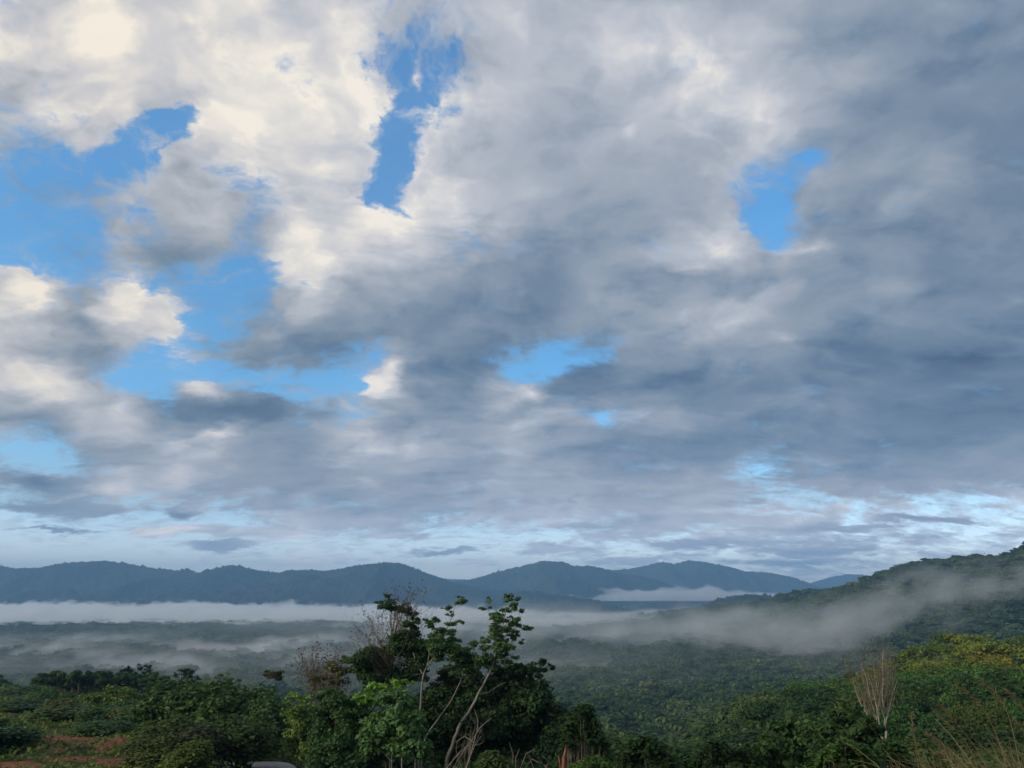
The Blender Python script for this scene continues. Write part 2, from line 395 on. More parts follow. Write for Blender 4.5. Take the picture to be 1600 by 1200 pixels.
# ================================================================ the land
PROF = {  # photograph column -> ground height against distance
 -300: [(0,128.3),(4,127.5),(15,124),(40,119.6),(55,118.3),(120,112),(230,102),(290,92),(420,62),(650,22),(1000,4)],
 0:    [(0,128.3),(4,127.5),(15,124),(40,119.6),(55,118.3),(120,112),(230,101),(290,92),(420,62),(650,22),(1000,4)],
 300:  [(0,128.3),(4,127.5),(15,124),(40,119.6),(55,118.3),(90,114.5),(150,108.5),(230,99),(290,87),(420,55),(650,22),(1000,4)],
 450:  [(0,128.3),(4,127.5),(15,124),(40,119.4),(55,118.0),(80,114.0),(140,105),(230,92),(400,52),(650,20),(1000,4)],
 560:  [(0,128.3),(4,127.2),(15,121),(40,114),(57,112),(100,101),(200,77),(350,48),(600,20),(1000,3)],
 900:  [(0,128.3),(4,127.2),(15,121),(40,114),(57,112),(100,101),(200,77),(350,48),(600,20),(1000,3)],
 1000: [(0,128.3),(4,127.3),(15,121),(40,113),(60,108),(100,98),(200,76),(350,48),(600,20),(1000,3)],
 1200: [(0,128.3),(4,127.4),(12,124),(30,113),(60,107),(150,97),(250,88),(400,65),(600,35),(1000,8)],
 1300: [(0,128.3),(4,127.5),(12,125.6),(30,113),(60,106),(150,99),(250,94),(350,80),(600,30),(1000,8)],
 1450: [(0,128.3),(4,127.6),(12,126.4),(18,122),(30,114),(60,108),(120,102),(200,99),(300,101),(360,92),(500,60),(800,30),(1100,22)],
 1600: [(0,128.3),(4,127.6),(12,126.8),(18,122.5),(30,115),(60,109),(120,103),(200,100),(320,101),(400,88),(550,60),(800,45),(1100,40)],
 1900: [(0,128.3),(4,127.6),(12,127),(18,123),(30,116),(60,110),(120,104),(200,101),(320,101),(400,90),(550,70),(800,65),(1100,60)],
}
PK = sorted(PROF)
POLY_RIGHT = [(1900,1250,258),(1800,1300,241),(1600,1500,198),(1500,1650,184),(1400,1850,144),(1330,2000,116),(1240,2200,99),(1150,2500,80),(1080,2700,56),(1000,2900,25)]
POLY_LEFT = [(-150,2150,5),(60,2150,8),(200,2250,10),(400,2350,11),(600,2900,8)]
def poly_pts(poly):
    out = []
    for (a, d, z) in poly:
        p = raydir(a, 925.3); out.append((p.x / p.y * d, d, z))
    return out
def ridge_add(x, y, pts, wfront, wback):
    best = np.full(np.shape(x), 1e9); zc = np.zeros(np.shape(x)); side = np.zeros(np.shape(x))
    for (x0, y0, z0), (x1, y1, z1) in zip(pts[:-1], pts[1:]):
        ex, ey = x1 - x0, y1 - y0; L2 = ex * ex + ey * ey
        t = np.clip(((x - x0) * ex + (y - y0) * ey) / L2, 0, 1)
        qx, qy = x0 + t * ex, y0 + t * ey
        d = np.hypot(x - qx, y - qy)
        m = d < best
        best = np.where(m, d, best); zc = np.where(m, z0 + t * (z1 - z0), zc)
        side = np.where(m, np.hypot(x, y) > np.hypot(qx, qy), side)
    w = np.where(side > 0.5, wback, wfront)
    return zc * np.exp(-(best / w) ** 1.7)
PR, PL = poly_pts(POLY_RIGHT), poly_pts(POLY_LEFT)
def H(x, y):
    x = np.asarray(x, dtype=float); y = np.asarray(y, dtype=float)
    yy = np.maximum(y, 0.35 * np.abs(x) + 0.5)
    col = 800 + FPX / math.cos(R(PITCH)) * (x / yy)         # photograph column of that azimuth at the horizon
    d = np.where(y > 0, y, np.hypot(x, y) * 0.25)
    zs_ = np.array([np.interp(d, [p[0] for p in PROF[k]], [p[1] for p in PROF[k]]) for k in PK])
    c = np.clip(col, PK[0], PK[-1] - 1e-3)
    idx = np.clip(np.searchsorted(PK, c, side='right') - 1, 0, len(PK) - 2)
    ka = np.array(PK, dtype=float)
    t = (c - ka[idx]) / (ka[idx + 1] - ka[idx]); t = t * t * (3 - 2 * t)
    z = np.take_along_axis(zs_, idx[None], 0)[0] * (1 - t) + np.take_along_axis(zs_, idx[None] + 1, 0)[0] * t
    far = np.clip((np.hypot(x, y) - 500) / 600, 0, 1)
    rolling = 14 * fbm(x / 420., y / 420., 4, 3) + 5 * fbm(x / 90., y / 90., 2, 9)
    z = z + far * rolling
    near = np.clip((np.hypot(x, y) - 6) / 40, 0, 1) * (1 - far)
    z = z + near * (0.9 * fbm(x / 9., y / 9., 3, 21) + 2.0 * fbm(x / 45., y / 45., 2, 5) * np.clip(d / 120, 0, 1))
    rr = ridge_add(x, y, PR, 430, 700) * (1 + 0.22 * fbm(x / 260., y / 260., 3, 31))
    rl = ridge_add(x, y, PL, 230, 400)
    z = np.where(rr > 3, np.maximum(z, rr) + 0.15 * np.minimum(z, rr), z)
    z = z + rl
    # the land beyond the valley climbs gently to the mountains
    z = z + 40 * np.clip((np.hypot(x, y) - 5500) / 4000, 0, 1)
    return z

ang = np.concatenate([np.linspace(-180, -46, 46)[:-1], np.linspace(-46, 46, 620), np.linspace(46, 180, 46)[1:]])
rad = np.concatenate([[0.6], np.geomspace(2.0, 45000, 430)])
A, RR = np.meshgrid(np.radians(ang), rad)
X = RR * np.sin(A); Y = RR * np.cos(A); Z = H(X, Y)
na, nr = len(ang), len(rad)
ii, jj = np.meshgrid(np.arange(nr - 1), np.arange(na - 1), indexing='ij')
quad = np.stack([ii * na + jj, (ii + 1) * na + jj, (ii + 1) * na + jj + 1, ii * na + jj + 1], -1).reshape(-1, 4)
mg, N, out = material('ground')
geo = N.new('ShaderNodeNewGeometry'); Pw = geo.outputs['Position']
gx, gy, gz = N.sep(Pw)
n1 = N.noise(Pw, 0.35, 8, 0.65); n2 = N.noise(Pw, 0.045, 5, 0.6); n3 = N.noise(Pw, 2.6, 6, 0.7)
gcol = N.ramp(n1, [(0.32, (0.022, 0.034, 0.014)), (0.5, (0.045, 0.062, 0.022)), (0.62, (0.085, 0.092, 0.032)), (0.75, (0.12, 0.095, 0.045))])['Color']
soil = N.ramp(n3, [(0.3, (0.09, 0.038, 0.024)), (0.5, (0.19, 0.075, 0.045)), (0.7, (0.30, 0.13, 0.08))])['Color']
# bare laterite patches: (x, y, radius x, radius y)
def gp(px_, py_):
    d = raydir(px_, py_); 
    t = np.geomspace(8, 3500, 3000)
    zz_ = CAM_Z + d.z * t; g = H(d.x * t, d.y * t)
    k = np.argmax(zz_ < g)
    return float(d.x * t[k]), float(d.y * t[k]), float(g[k])
SOIL = [(5,1113,34,16,1),(95,1153,48,14,1),(150,1160,60,10,1),(115,1186,34,14,1),(235,1118,26,12,1),(20,1197,60,8,1),(190,1192,60,8,.8),(280,1190,40,6,.7),
        (350,1018,60,5,1),(320,1013,50,3,1)]
sm = None
for (a, b, rx, ry, k_) in SOIL:
    x0, y0, z0 = gp(a, b); xa, ya, _ = gp(a + rx, b); _, yb, _ = gp(a, b - ry); _, yc, _ = gp(a, min(b + ry, 1199))
    wx = abs(xa - x0) + 0.5; wy = min(max(abs(yb - y0), abs(y0 - yc), 1.5), 0.12 * y0)
    dxx = N.m('MULTIPLY', N.m('SUBTRACT', gx, x0), 1 / wx); dyy = N.m('MULTIPLY', N.m('SUBTRACT', gy, y0), 1 / wy)
    e = N.m('SUBTRACT', 1.0, N.m('SQRT', N.m('ADD', N.m('MULTIPLY', dxx, dxx), N.m('MULTIPLY', dyy, dyy))))
    e = N.m('MULTIPLY', e, k_)
    sm = e if sm is None else N.m('MAXIMUM', sm, e)
sm = N.m('ADD', sm, N.m('MULTIPLY', N.m('SUBTRACT', n1, 0.5), 3.4))
sm = N.ss(sm, -0.1, 0.35)
farm = N.ss(gy, 500, 1100)
fieldc = N.ramp(n2, [(0.3, (0.045, 0.065, 0.03)), (0.55, (0.085, 0.11, 0.045)), (0.7, (0.13, 0.14, 0.06))])['Color']
base = N.mix(farm, gcol, fieldc)
base = N.mix(sm, base, soil)
b = principled(N, out, base, 0.95, 0.1)
bp = N.new('ShaderNodeBump'); bp.inputs['Strength'].default_value = 0.7; bp.inputs['Distance'].default_value = 0.25
N.l.new(N.m('ADD', n1, N.m('MULTIPLY', n3, 0.3)), bp.inputs['Height']); N.l.new(bp.outputs[0], b.inputs['Normal'])
ground = obj('ground', mesh_np('ground', np.stack([X, Y, Z], -1).reshape(-1, 3), quad[:, ::-1], mg, smooth=True))
tag(ground, kind='structure')

# ---------------------------------------------------------------- the mountains
mm, N, out = material('mountain_forest')
geo = N.new('ShaderNodeNewGeometry')
n1 = N.noise(geo.outputs['Position'], 0.03, 5, 0.65); n2 = N.noise(geo.outputs['Position'], 0.0022, 5, 0.6)
mc = N.ramp(N.m('ADD', N.m('MULTIPLY', n1, 0.5), N.m('MULTIPLY', n2, 0.5)), [(0.38, (0.012, 0.022, 0.014)), (0.5, (0.024, 0.038, 0.02)), (0.62, (0.05, 0.065, 0.032))])['Color']
principled(N, out, mc, 0.95, 0.05)

def mountain(name, prof, D, depth, label_seed, step=11.0, crown=24.0, base_z=0.0, bow=0.0):
    """forested ridge whose crest runs D metres away; its flanks fall on both sides"""
    pxs = np.array([p[0] for p in prof], float); pys = np.array([p[1] for p in prof], float)
    u0 = raydir(pxs[0], pys[0]); u1 = raydir(pxs[-1], pys[-1])
    x0, x1 = u0.x / u0.y * D, u1.x / u1.y * D
    nx = int((x1 - x0) / step); ny = int(depth * 1.35 / (step * 1.6))
    xs = np.linspace(x0, x1, nx)
    dirs = [raydir(a, b) for a, b in zip(pxs, pys)]
    kx = np.array([d.x / d.y * D for d in dirs]); kz = np.array([CAM_Z + d.z / d.y * D for d in dirs])
    # rounded interpolation of the crest
    crest = np.interp(xs, kx, kz)
    ksz = max(3, int(60 / step)); ker = np.hanning(ksz + 2)[1:-1]; ker /= ker.sum()
    crest = np.convolve(np.pad(crest, ksz, mode='edge'), ker, mode='same')[ksz:-ksz]
    vs = np.linspace(-1, 0.35, ny)
    XX, VV = np.meshgrid(xs, vs)
    YY = D + VV * depth + bow * ((XX - (x0 + x1) / 2) / ((x1 - x0) / 2)) ** 2
    fall = np.where(VV < 0, np.cos(np.clip(-VV, 0, 1) * np.pi / 2) ** 1.15, np.cos(np.clip(VV / .35, 0, 1) * np.pi / 2))
    spur = fbm(XX / 520. + label_seed, YY / 700., 4, label_seed)
    rid = 1 - np.abs(fbm(XX / 380. + 5, YY / 900., 3, label_seed + 3)) * 2
    CR = np.broadcast_to(crest, XX.shape)
    amp = np.clip(-VV, 0, 1) * 2.2; amp = np.clip(amp, 0, 1) * np.clip((1 + VV) * 3, 0, 1)
    ZZ = base_z + (CR - base_z) * fall + amp * (CR - base_z) * (0.46 * (spur - .30) + 0.34 * (rid - 1.0))
    bump = np.clip(fbm(XX / 9., YY / 12., 2, 77 + label_seed), -.45, .6)
    stick = (np.clip(vnoise(XX / 17., YY / 20., 5 + label_seed) - .28, 0, 1)) * 26
    ZZ = ZZ + crown * bump + stick * crown / 7.0
    ZZ = np.where(np.abs(VV + 1) < 1e-6, base_z - 30, ZZ); ZZ[-1] = base_z - 30
    nyy, nxx = XX.shape
    i2, j2 = np.meshgrid(np.arange(nyy - 1), np.arange(nxx - 1), indexing='ij')
    q = np.stack([i2 * nxx + j2, i2 * nxx + j2 + 1, (i2 + 1) * nxx + j2 + 1, (i2 + 1) * nxx + j2], -1).reshape(-1, 4)
    o = obj(name, mesh_np(name, np.stack([XX, YY, ZZ], -1).reshape(-1, 3), q, mm, smooth=True))
    return tag(o, kind='structure')

mountain('mountain_ridge', [(-420,905),(-250,890),(-100,878),(0,886),(20,889),(60,888),(110,880),(160,877),(195,881),(230,887),(280,893),(291,889),(303,896),(315,896),(340,888),(368,884),(390,890),(430,896),(455,892),(480,892),(510,893),(530,890),(560,884),(600,880),(625,881),(650,890),(680,901),(710,911),(760,925),(840,950)],
         6200, 1800, 1)
mountain('mountain_ridge', [(620,935),(700,911),(740,905),(780,893),(820,884),(845,877),(880,878),(895,885),(925,885),(950,891),(975,899),(1000,900),(1030,909),(1045,917),(1080,930),(1130,945)],
         7600, 1900, 12, step=14)
mountain('mountain_ridge', [(860,915),(950,892),(985,889),(1020,882),(1035,879),(1052,882),(1075,876),(1100,880),(1130,885),(1160,893),(1200,895),(1220,899),(1240,906),(1262,914),(1300,930),(1340,945)],
         9300, 1900, 23, step=15, crown=26)
mountain('mountain_ridge', [(1170,935),(1240,919),(1262,914),(1290,904),(1320,898),(1345,898),(1380,905),(1420,917),(1480,935)], 11500, 2000, 34, step=18, crown=26)
mountain('mountain_ridge', [(600,925),(660,908),(690,906),(712,905),(735,907),(770,915),(800,925)], 12200, 1800, 45, step=20, crown=26)
# low dark ridges that stand out of the valley fog
mountain('low_hill', [(760,940),(790,931),(815,925),(840,926),(870,931),(900,937),(925,938),(960,948),(990,960)], 5200, 700, 56, step=8)
mountain('low_hill', [(700,985),(780,962),(830,950),(870,946),(920,946),(960,951),(1010,957),(1060,972)], 4200, 600, 67, step=8)
mountain('low_hill', [(1030,985),(1090,952),(1120,940),(1150,932),(1185,931),(1225,935),(1280,940),(1340,960)], 3500, 600, 78, step=8)
mountain('low_hill', [(960,965),(1010,945),(1060,941),(1110,943),(1160,950),(1220,965)], 5600, 600, 89, step=9)

# ---------------------------------------------------------------- air
mh, N, out = material('haze_air')
pv = N.new('ShaderNodeVolumePrincipled')
pv.inputs['Color'].default_value = (0.30, 0.59, 1.0, 1)
pv.inputs['Density'].default_value = 1.15e-4
pv.inputs['Anisotropy'].default_value = 0.1
N.l.new(pv.outputs[0], out.inputs['Volume'])
def box_mesh(name, x0, x1, y0, y1, z0, z1, mat, origin=(0, 0, 0)):
    v = np.array([(x, y, z) for z in (z0, z1) for y in (y0, y1) for x in (x0, x1)], float) - np.array(origin)
    f = [(0, 2, 3, 1), (4, 5, 7, 6), (0, 1, 5, 4), (2, 6, 7, 3), (0, 4, 6, 2), (1, 3, 7, 5)]
    return mesh_np(name, v, f, mat)

# ================================================================ vegetation builders
def unit(v): return v / np.maximum(np.linalg.norm(v, axis=-1, keepdims=True), 1e-9)
def leaf_quads(c, size, nrm, r, aspect=1.7, droop=0.0):
    """one diamond leaf (or leaf spray) per centre"""
    n = len(c)
    t = unit(np.cross(nrm, unit(r.normal(size=(n, 3)))))
    if droop: t = unit(t + np.array([0, 0, -droop])); 
    b = unit(np.cross(nrm, t))
    s = np.asarray(size).reshape(-1, 1) if np.ndim(size) else np.full((n, 1), size)
    L = s * aspect * 0.5; Wd = s * 0.5
    bend = nrm * s * 0.18
    v = np.stack([c - t * L - bend, c + b * Wd - t * L * .1, c + t * L - bend, c - b * Wd - t * L * .1], 1)
    return v.reshape(-1, 3), np.arange(n * 4).reshape(n, 4)
def clump_cloud(centers, radii, n_each, leaf, r, flat=0.75, tone_c=None, hollow=0.55):
    """leaf sprays over the shells of ellipsoidal clumps; returns verts, faces, tone"""
    cs, ns, ts, sz = [], [], [], []
    for i, (c, rad, n) in enumerate(zip(centers, radii, n_each)):
        d = unit(r.normal(size=(n, 3)))
        d[:, 2] = np.where(d[:, 2] < -0.35, -d[:, 2] * 0.6, d[:, 2]); d = unit(d)
        rr = rad * (hollow + (1 - hollow) * r.random((n, 1)) ** 0.6) * (1 + 0.27 * r.normal(size=(n, 1)))
        p = np.asarray(c) + d * rr * np.array([1, 1, flat])
        cs.append(p)
        ns.append(unit(d * 0.8 + r.normal(size=(n, 3)) * 0.55 + np.array([0, 0, 0.5])))
        base = 0.42 if tone_c is None else tone_c[i]
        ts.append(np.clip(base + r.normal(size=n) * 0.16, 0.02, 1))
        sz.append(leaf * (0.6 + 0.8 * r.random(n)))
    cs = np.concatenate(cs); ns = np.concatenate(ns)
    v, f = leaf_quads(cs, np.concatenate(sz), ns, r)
    return v, f, np.concatenate(ts)
def tube_arrays(paths, sides=6):
    """paths: list of (pts (n,3), radii (n,)) -> one mesh"""
    V, F = [], []; off = 0
    for pts, rad in paths:
        pts = np.asarray(pts, float); rad = np.asarray(rad, float); n = len(pts)
        tg = unit(np.gradient(pts, axis=0))
        ref = np.array([0.31, 0.95, 0.05])
        a = unit(np.cross(tg, ref)); b = np.cross(tg, a)
        th = np.arange(sides) * 2 * np.pi / sides
        ring = pts[:, None] + rad[:, None, None] * (np.cos(th)[None, :, None] * a[:, None] + np.sin(th)[None, :, None] * b[:, None])
        V.append(ring.reshape(-1, 3))
        i, j = np.meshgrid(np.arange(n - 1), np.arange(sides), indexing='ij')
        q = np.stack([i * sides + j, i * sides + (j + 1) % sides, (i + 1) * sides + (j + 1) % sides, (i + 1) * sides + j], -1).reshape(-1, 4) + off
        F.append(q); off += n * sides
    return np.concatenate(V), np.concatenate(F)
def wobble(p0, p1, n, amp, r, r0, r1, sag=0.0):
    t = np.linspace(0, 1, n)[:, None]
    p = np.asarray(p0) * (1 - t) + np.asarray(p1) * t
    L = np.linalg.norm(np.asarray(p1) - np.asarray(p0))
    k = r.normal(size=(3,)) * amp * L
    p = p + np.sin(t * np.pi) * k + np.cumsum(r.normal(size=(n, 3)) * amp * L * 0.12, 0) * np.sin(t * np.pi)
    p[:, 2] += (np.sin(t[:, 0] * np.pi)) * sag * L
    return p, r0 + (r1 - r0) * t[:, 0]
def branch_net(root, rr0, tips, r, rmin=0.02, amp=0.06, up=0.08):
    out = []
    for tpt in tips:
        out.append(wobble(root, tpt, 6, amp, r, rr0, rmin, up))
    return out
def twig_tree(start, direction, length, rad, depth, r, spread=0.5, ratio=0.72, kids=3, out=None, gravity=0.12, tips=None):
    """recursive bare branching"""
    if out is None: out = []
    if tips is None: tips = []
    d = unit(np.asarray(direction, float))
    end = np.asarray(start) + d * length
    p, rd = wobble(start, end, 4, 0.05, r, rad, rad * 0.62)
    out.append((p, rd))
    if depth <= 0:
        tips.append(end); return out, tips
    for k in range(kids):
        nd = unit(d + r.normal(size=3) * spread + np.array([0, 0, gravity]))
        st = p[-1] if k == 0 else p[r.integers(1, 4)]
        twig_tree(st, nd, length * ratio * (0.75 + 0.5 * r.random()), rad * 0.6, depth - 1, r, spread, ratio, kids, out, gravity, tips)
    return out, tips

# ---- crown prototypes (unit: metres, base of trunk at the origin)
def crown_proto(name, h, w, kind, n_leaf, leaf, seed, mat):
    r = np.random.default_rng(seed)
    if kind == 'round':
        k = 13; cen = []; rad = []
        for i in range(k):
            a = r.random() * 6.283; q = math.sqrt(r.random()) * w * 0.36
            zc = h * (0.78 - 0.30 * (q / (w * .36)) ** 2 * r.random() - 0.24 * r.random())
            cen.append((math.cos(a) * q, math.sin(a) * q, zc)); rad.append(w * (0.16 + 0.11 * r.random()))
    elif kind == 'spread':
        k = 12; cen = []; rad = []
        for i in range(k):
            a = r.random() * 6.283; q = math.sqrt(r.random()) * w * 0.42
            cen.append((math.cos(a) * q, math.sin(a) * q, h * (0.80 + 0.1 * r.normal() * .6))); rad.append(w * (0.13 + 0.09 * r.random()))
    elif kind == 'column':
        k = 11; cen = []; rad = []
        for i in range(k):
            t = i / (k - 1); a = r.random() * 6.283; q = w * 0.2 * r.random()
            cen.append((math.cos(a) * q, math.sin(a) * q, h * (0.34 + 0.58 * t))); rad.append(w * (0.30 - 0.17 * t))
    else:  # loose
        k = 16; cen = []; rad = []
        for i in range(k):
            a = r.random() * 6.283; q = math.sqrt(r.random()) * w * 0.42
            cen.append((math.cos(a) * q, math.sin(a) * q, h * (0.50 + 0.44 * r.random()))); rad.append(w * (0.09 + 0.08 * r.random()))
    rad = np.array(rad); wgt = rad ** 2 / np.sum(rad ** 2)
    ne = np.maximum((wgt * n_leaf).astype(int), 4)
    tone = 0.42 + r.normal(size=len(cen)) * 0.10
    v, f, t = clump_cloud(cen, rad, ne, leaf, r, 0.72, tone)
    crown = mesh_np(name + '_crown', v, f, mat, t)
    paths = []
    top = np.array([r.normal() * .3, r.normal() * .3, h * 0.62])
    paths.append(wobble((0, 0, -2.0), top, 7, 0.02, r, h * 0.022, h * 0.012))
    for c in cen[:9]:
        paths.append(wobble(top * np.array([1, 1, 0.75]), c, 4, 0.06, r, h * 0.010, h * 0.003))
    tv, tf = tube_arrays(paths, 5)
    trunk = mesh_np(name + '_trunk', tv, tf, M_BARK_PALE)
    return crown, trunk
def joined_proto(name, crown, trunk, mats):
    """crown and trunk in one mesh, only for the uncountable far forest"""
    bm = bmesh.new(); bm.from_mesh(crown); nf = len(bm.faces); bm.from_mesh(trunk)
    for i, f in enumerate(bm.faces): pass
    bm.faces.ensure_lookup_table()
    for i in range(nf, len(bm.faces)): bm.faces[i].material_index = 1
    me = bpy.data.meshes.new(name); bm.to_mesh(me); bm.free()
    for m in mats: me.materials.append(m)
    return me
def bare_proto(name, h, seed, mat):
    r = np.random.default_rng(seed)
    paths = []
    for i in range(3):
        out, _ = twig_tree((r.normal() * .5, r.normal() * .5, -1), (r.normal() * .12, r.normal() * .12, 1), h * 0.42, 0.16, 3, r, 0.34, 0.62, 3)
        paths += out
    tv, tf = tube_arrays(paths, 3)
    return mesh_np(name, tv, tf, mat)

# ---------------------------------------------------------------- where the trees stand
def patch(x, y, s, seed): return fbm(x / s, y / s, 3, seed)
pts = []
def scatter(d0, d1, sp, jit=0.45):
    ys = np.arange(d0 * 0.55, d1, sp)
    for yv in ys:
        half = yv * 0.78 + 20
        xs = np.arange(-half, half, sp)
        x = xs + rng.uniform(-jit, jit, len(xs)) * sp; y = yv + rng.uniform(-jit, jit, len(xs)) * sp
        m = (y >= d0) & (y < d1)
        pts.append(np.stack([x[m], y[m], np.full(m.sum(), sp)], 1))
scatter(48, 420, 8.6); scatter(420, 900, 10.5); scatter(900, 1700, 13.0); scatter(1700, 3000, 15.0); scatter(3000, 4300, 22.0)
pts = np.concatenate(pts)
gzv = H(pts[:, 0], pts[:, 1])
colp = 800 + FPX / math.cos(R(PITCH)) * (pts[:, 0] / pts[:, 1])
def to_px(x, y, z):
    """photograph pixel of a world point (used only to find what the view can see)"""
    c, s = math.cos(R(PITCH)), math.sin(R(PITCH)); dz_ = z - CAM_Z
    f = y * c + dz_ * s; u = dz_ * c - y * s
    return 800 + FPX * x / f, 600 - FPX * u / f
keep = np.ones(len(pts), bool)
# kept clear: the open slope on the left, the bank in front, the fields of the valley
left_open = (colp < 560) & (pts[:, 1] < 300)
keep &= ~left_open
keep &= ~((colp < 1240) & (pts[:, 1] < 95))
keep &= ~((colp >= 1240) & (pts[:, 1] < 52))
ppx, ppy = to_px(pts[:, 0], pts[:, 1], gzv)
field1 = (ppx < 340) & (ppy > 1040) & (ppy < 1074) & (pts[:, 1] > 700) & (patch(pts[:, 0], pts[:, 1], 130, 4) > -0.25)
field2 = (ppx > 790) & (ppx < 960) & (ppy > 1028) & (ppy < 1052)
soil_f = (ppx > 270) & (ppx < 420) & (ppy > 1012) & (ppy < 1026)
keep &= ~(soil_f)
size = pts[:, 2] * np.clip(np.exp(rng.normal(size=len(pts)) * 0.26) * 1.02, .65, 1.9)
spur = (colp > 1190) & (pts[:, 1] < 420)
hgt = np.where(spur, 8.5 + 3.5 * rng.random(len(pts)), np.where(pts[:, 1] < 420, 8.5, 11.0) * np.clip(size / pts[:, 2], .8, 1.5) * (0.85 + 0.35 * rng.random(len(pts))))
hgt = np.where(pts[:, 1] > 1700, hgt + 3, hgt)
hgt = np.where(field1, 2.2 + 1.2 * rng.random(len(pts)), hgt)
hgt = np.where(field2, 3.0 + 1.5 * rng.random(len(pts)), hgt)
size = np.where(field1 | field2, size * 0.7, size)
# visibility against nearer crowns
order = np.argsort(pts[:, 1])
binw = 3.0; nb = 800; hor = np.full(nb, 1e9)
vis = np.zeros(len(pts), bool)
tpx, tpy = to_px(pts[:, 0], pts[:, 1], gzv + hgt)
wpx = size / pts[:, 1] * FPX
for i in order:
    if not keep[i]: continue
    b0 = int((tpx[i] + 400 - wpx[i] / 2) / binw); b1 = int((tpx[i] + 400 + wpx[i] / 2) / binw) + 1
    if b1 <= 0 or b0 >= nb: continue
    b0 = max(b0, 0); b1 = min(b1, nb)
    if tpy[i] < hor[b0:b1].max() + 4:
        vis[i] = True
    frac = 0.35
    hor[b0:b1] = np.minimum(hor[b0:b1], tpy[i] + wpx[i] * frac)
inframe = (tpx > -wpx) & (tpx < 1600 + wpx) & (tpy < 1200)
print('trees', keep.sum(), 'visible', (keep & vis).sum(), 'in frame', (keep & vis & inframe).sum())

SHAPES = [('round', 11, 10), ('spread', 12, 11), ('column', 12, 7), ('loose', 11, 9), ('round', 9, 10)]
LOD = []
for li, (nl, lf) in enumerate(((22000, 0.22), (12000, 0.32), (5500, 0.52))):
    LOD.append([crown_proto('valley_tree_%s' % 'abcde'[i], h, w, k, nl, lf, 100 + i, M_LEAF) for i, (k, h, w) in enumerate(SHAPES)])
cand = np.where(keep & vis & inframe)[0]
cand = cand[np.argsort(-(wpx[cand] * np.where(spur[cand] & (pts[cand, 1] > 180), 1.6, 1.0)))]
IND = cand[:296]
is_ind = np.zeros(len(pts), bool); is_ind[IND] = True
def zone(i):
    c, d = tpx[i], pts[i, 1]
    if spur[i]:
        crest = tpy[i] < 1075
        return 'crest' if crest else 'spur'
    return 'slope' if d < 420 else 'valley'
def colour_for(i, z):
    u = rng.random()
    if z == 'crest':
        if tpy[i] > 1042: return (0.07, 0.15, 0.034) if u < .5 else ((0.045, 0.095, 0.026) if u < .85 else (0.13, 0.16, 0.03))
        if tpx[i] > 1540: return (0.215, 0.20, 0.03) if u < .4 else (0.15, 0.19, 0.03)
        return (0.175, 0.21, 0.034) if u < .5 else ((0.105, 0.16, 0.028) if u < .85 else (0.06, 0.075, 0.025))
    if z == 'spur':
        return (0.045, 0.11, 0.03) if u < .35 else ((0.034, 0.075, 0.024) if u < .75 else (0.075, 0.115, 0.03))
    return (0.032, 0.066, 0.024) if u < .4 else ((0.05, 0.10, 0.032) if u < .75 else ((0.08, 0.135, 0.04) if u < .93 else (0.13, 0.15, 0.06)))
def tree_words(i, z, col):
    c = tpx[i]
    if col[0] > 0.19 and col[1] < 0.203: tone = 'golden-yellow'
    elif col[0] > 0.12: tone = 'yellow-green'
    elif col[0] > col[1]: tone = 'dull brown'
    elif col[1] > 0.115: tone = 'light green'
    elif col[1] > 0.095: tone = 'fresh green'
    elif col[1] > 0.072: tone = 'mid-green'
    else: tone = 'deep green'
    if z in ('crest', 'spur'):
        if c < 1290: where = 'left of the white bare tree'
        elif c < 1410: where = 'behind the white bare tree'
        elif c < 1500: where = 'between white bare tree and plumed grass'
        else: where = 'above the plumes'
        part = 'on the crest of the near spur, ' if z == 'crest' else ('low on the near spur, ' if pts[i, 1] < 130 else 'halfway up the near spur, ')
    else:
        if c < 480: where = 'behind the open left slope'
        elif c < 900: where = 'behind the tall central trees'
        elif c < 1060: where = 'right of the red stump'
        else: where = 'between red stump and white bare tree'
        part = 'in the valley wood, ' if pts[i, 1] > 300 else 'on the steep drop below, '
    part = part.replace('on the crest of the near spur', 'on the near spur crest').replace('halfway up the near spur', 'mid near spur')
    return '%s tree %s%s' % (tone, part, where)
def plant(i, crown, trunk, s, rz, z):
    loc = (float(pts[i, 0]), float(pts[i, 1]), float(gzv[i]))
    cc = colour_for(i, z); lb = tree_words(i, z, cc)
    e = empty('forest_tree', loc, lb, 'tree', lb.replace(' tree ', ' trees ', 1))
    e.rotation_euler = (0, 0, rz); e.scale = s
    c = obj('crown', crown, e); c.color = (*cc, 1)
    t = obj('trunk', trunk, e)
for i in IND:
    k = int(rng.integers(0, 5)); kk = SHAPES[k]
    z = zone(i)
    if z in ('crest', 'spur') and kk[0] == 'column': k = 0; kk = SHAPES[0]
    sw = size[i] * 1.28 / kk[2]; sh = hgt[i] / kk[1] * 1.05
    lod = LOD[0 if pts[i, 1] < 115 else (1 if pts[i, 1] < 240 else 2)]
    plant(i, lod[k][0], lod[k][1], (sw, sw, sh), float(rng.random() * 6.28), z)

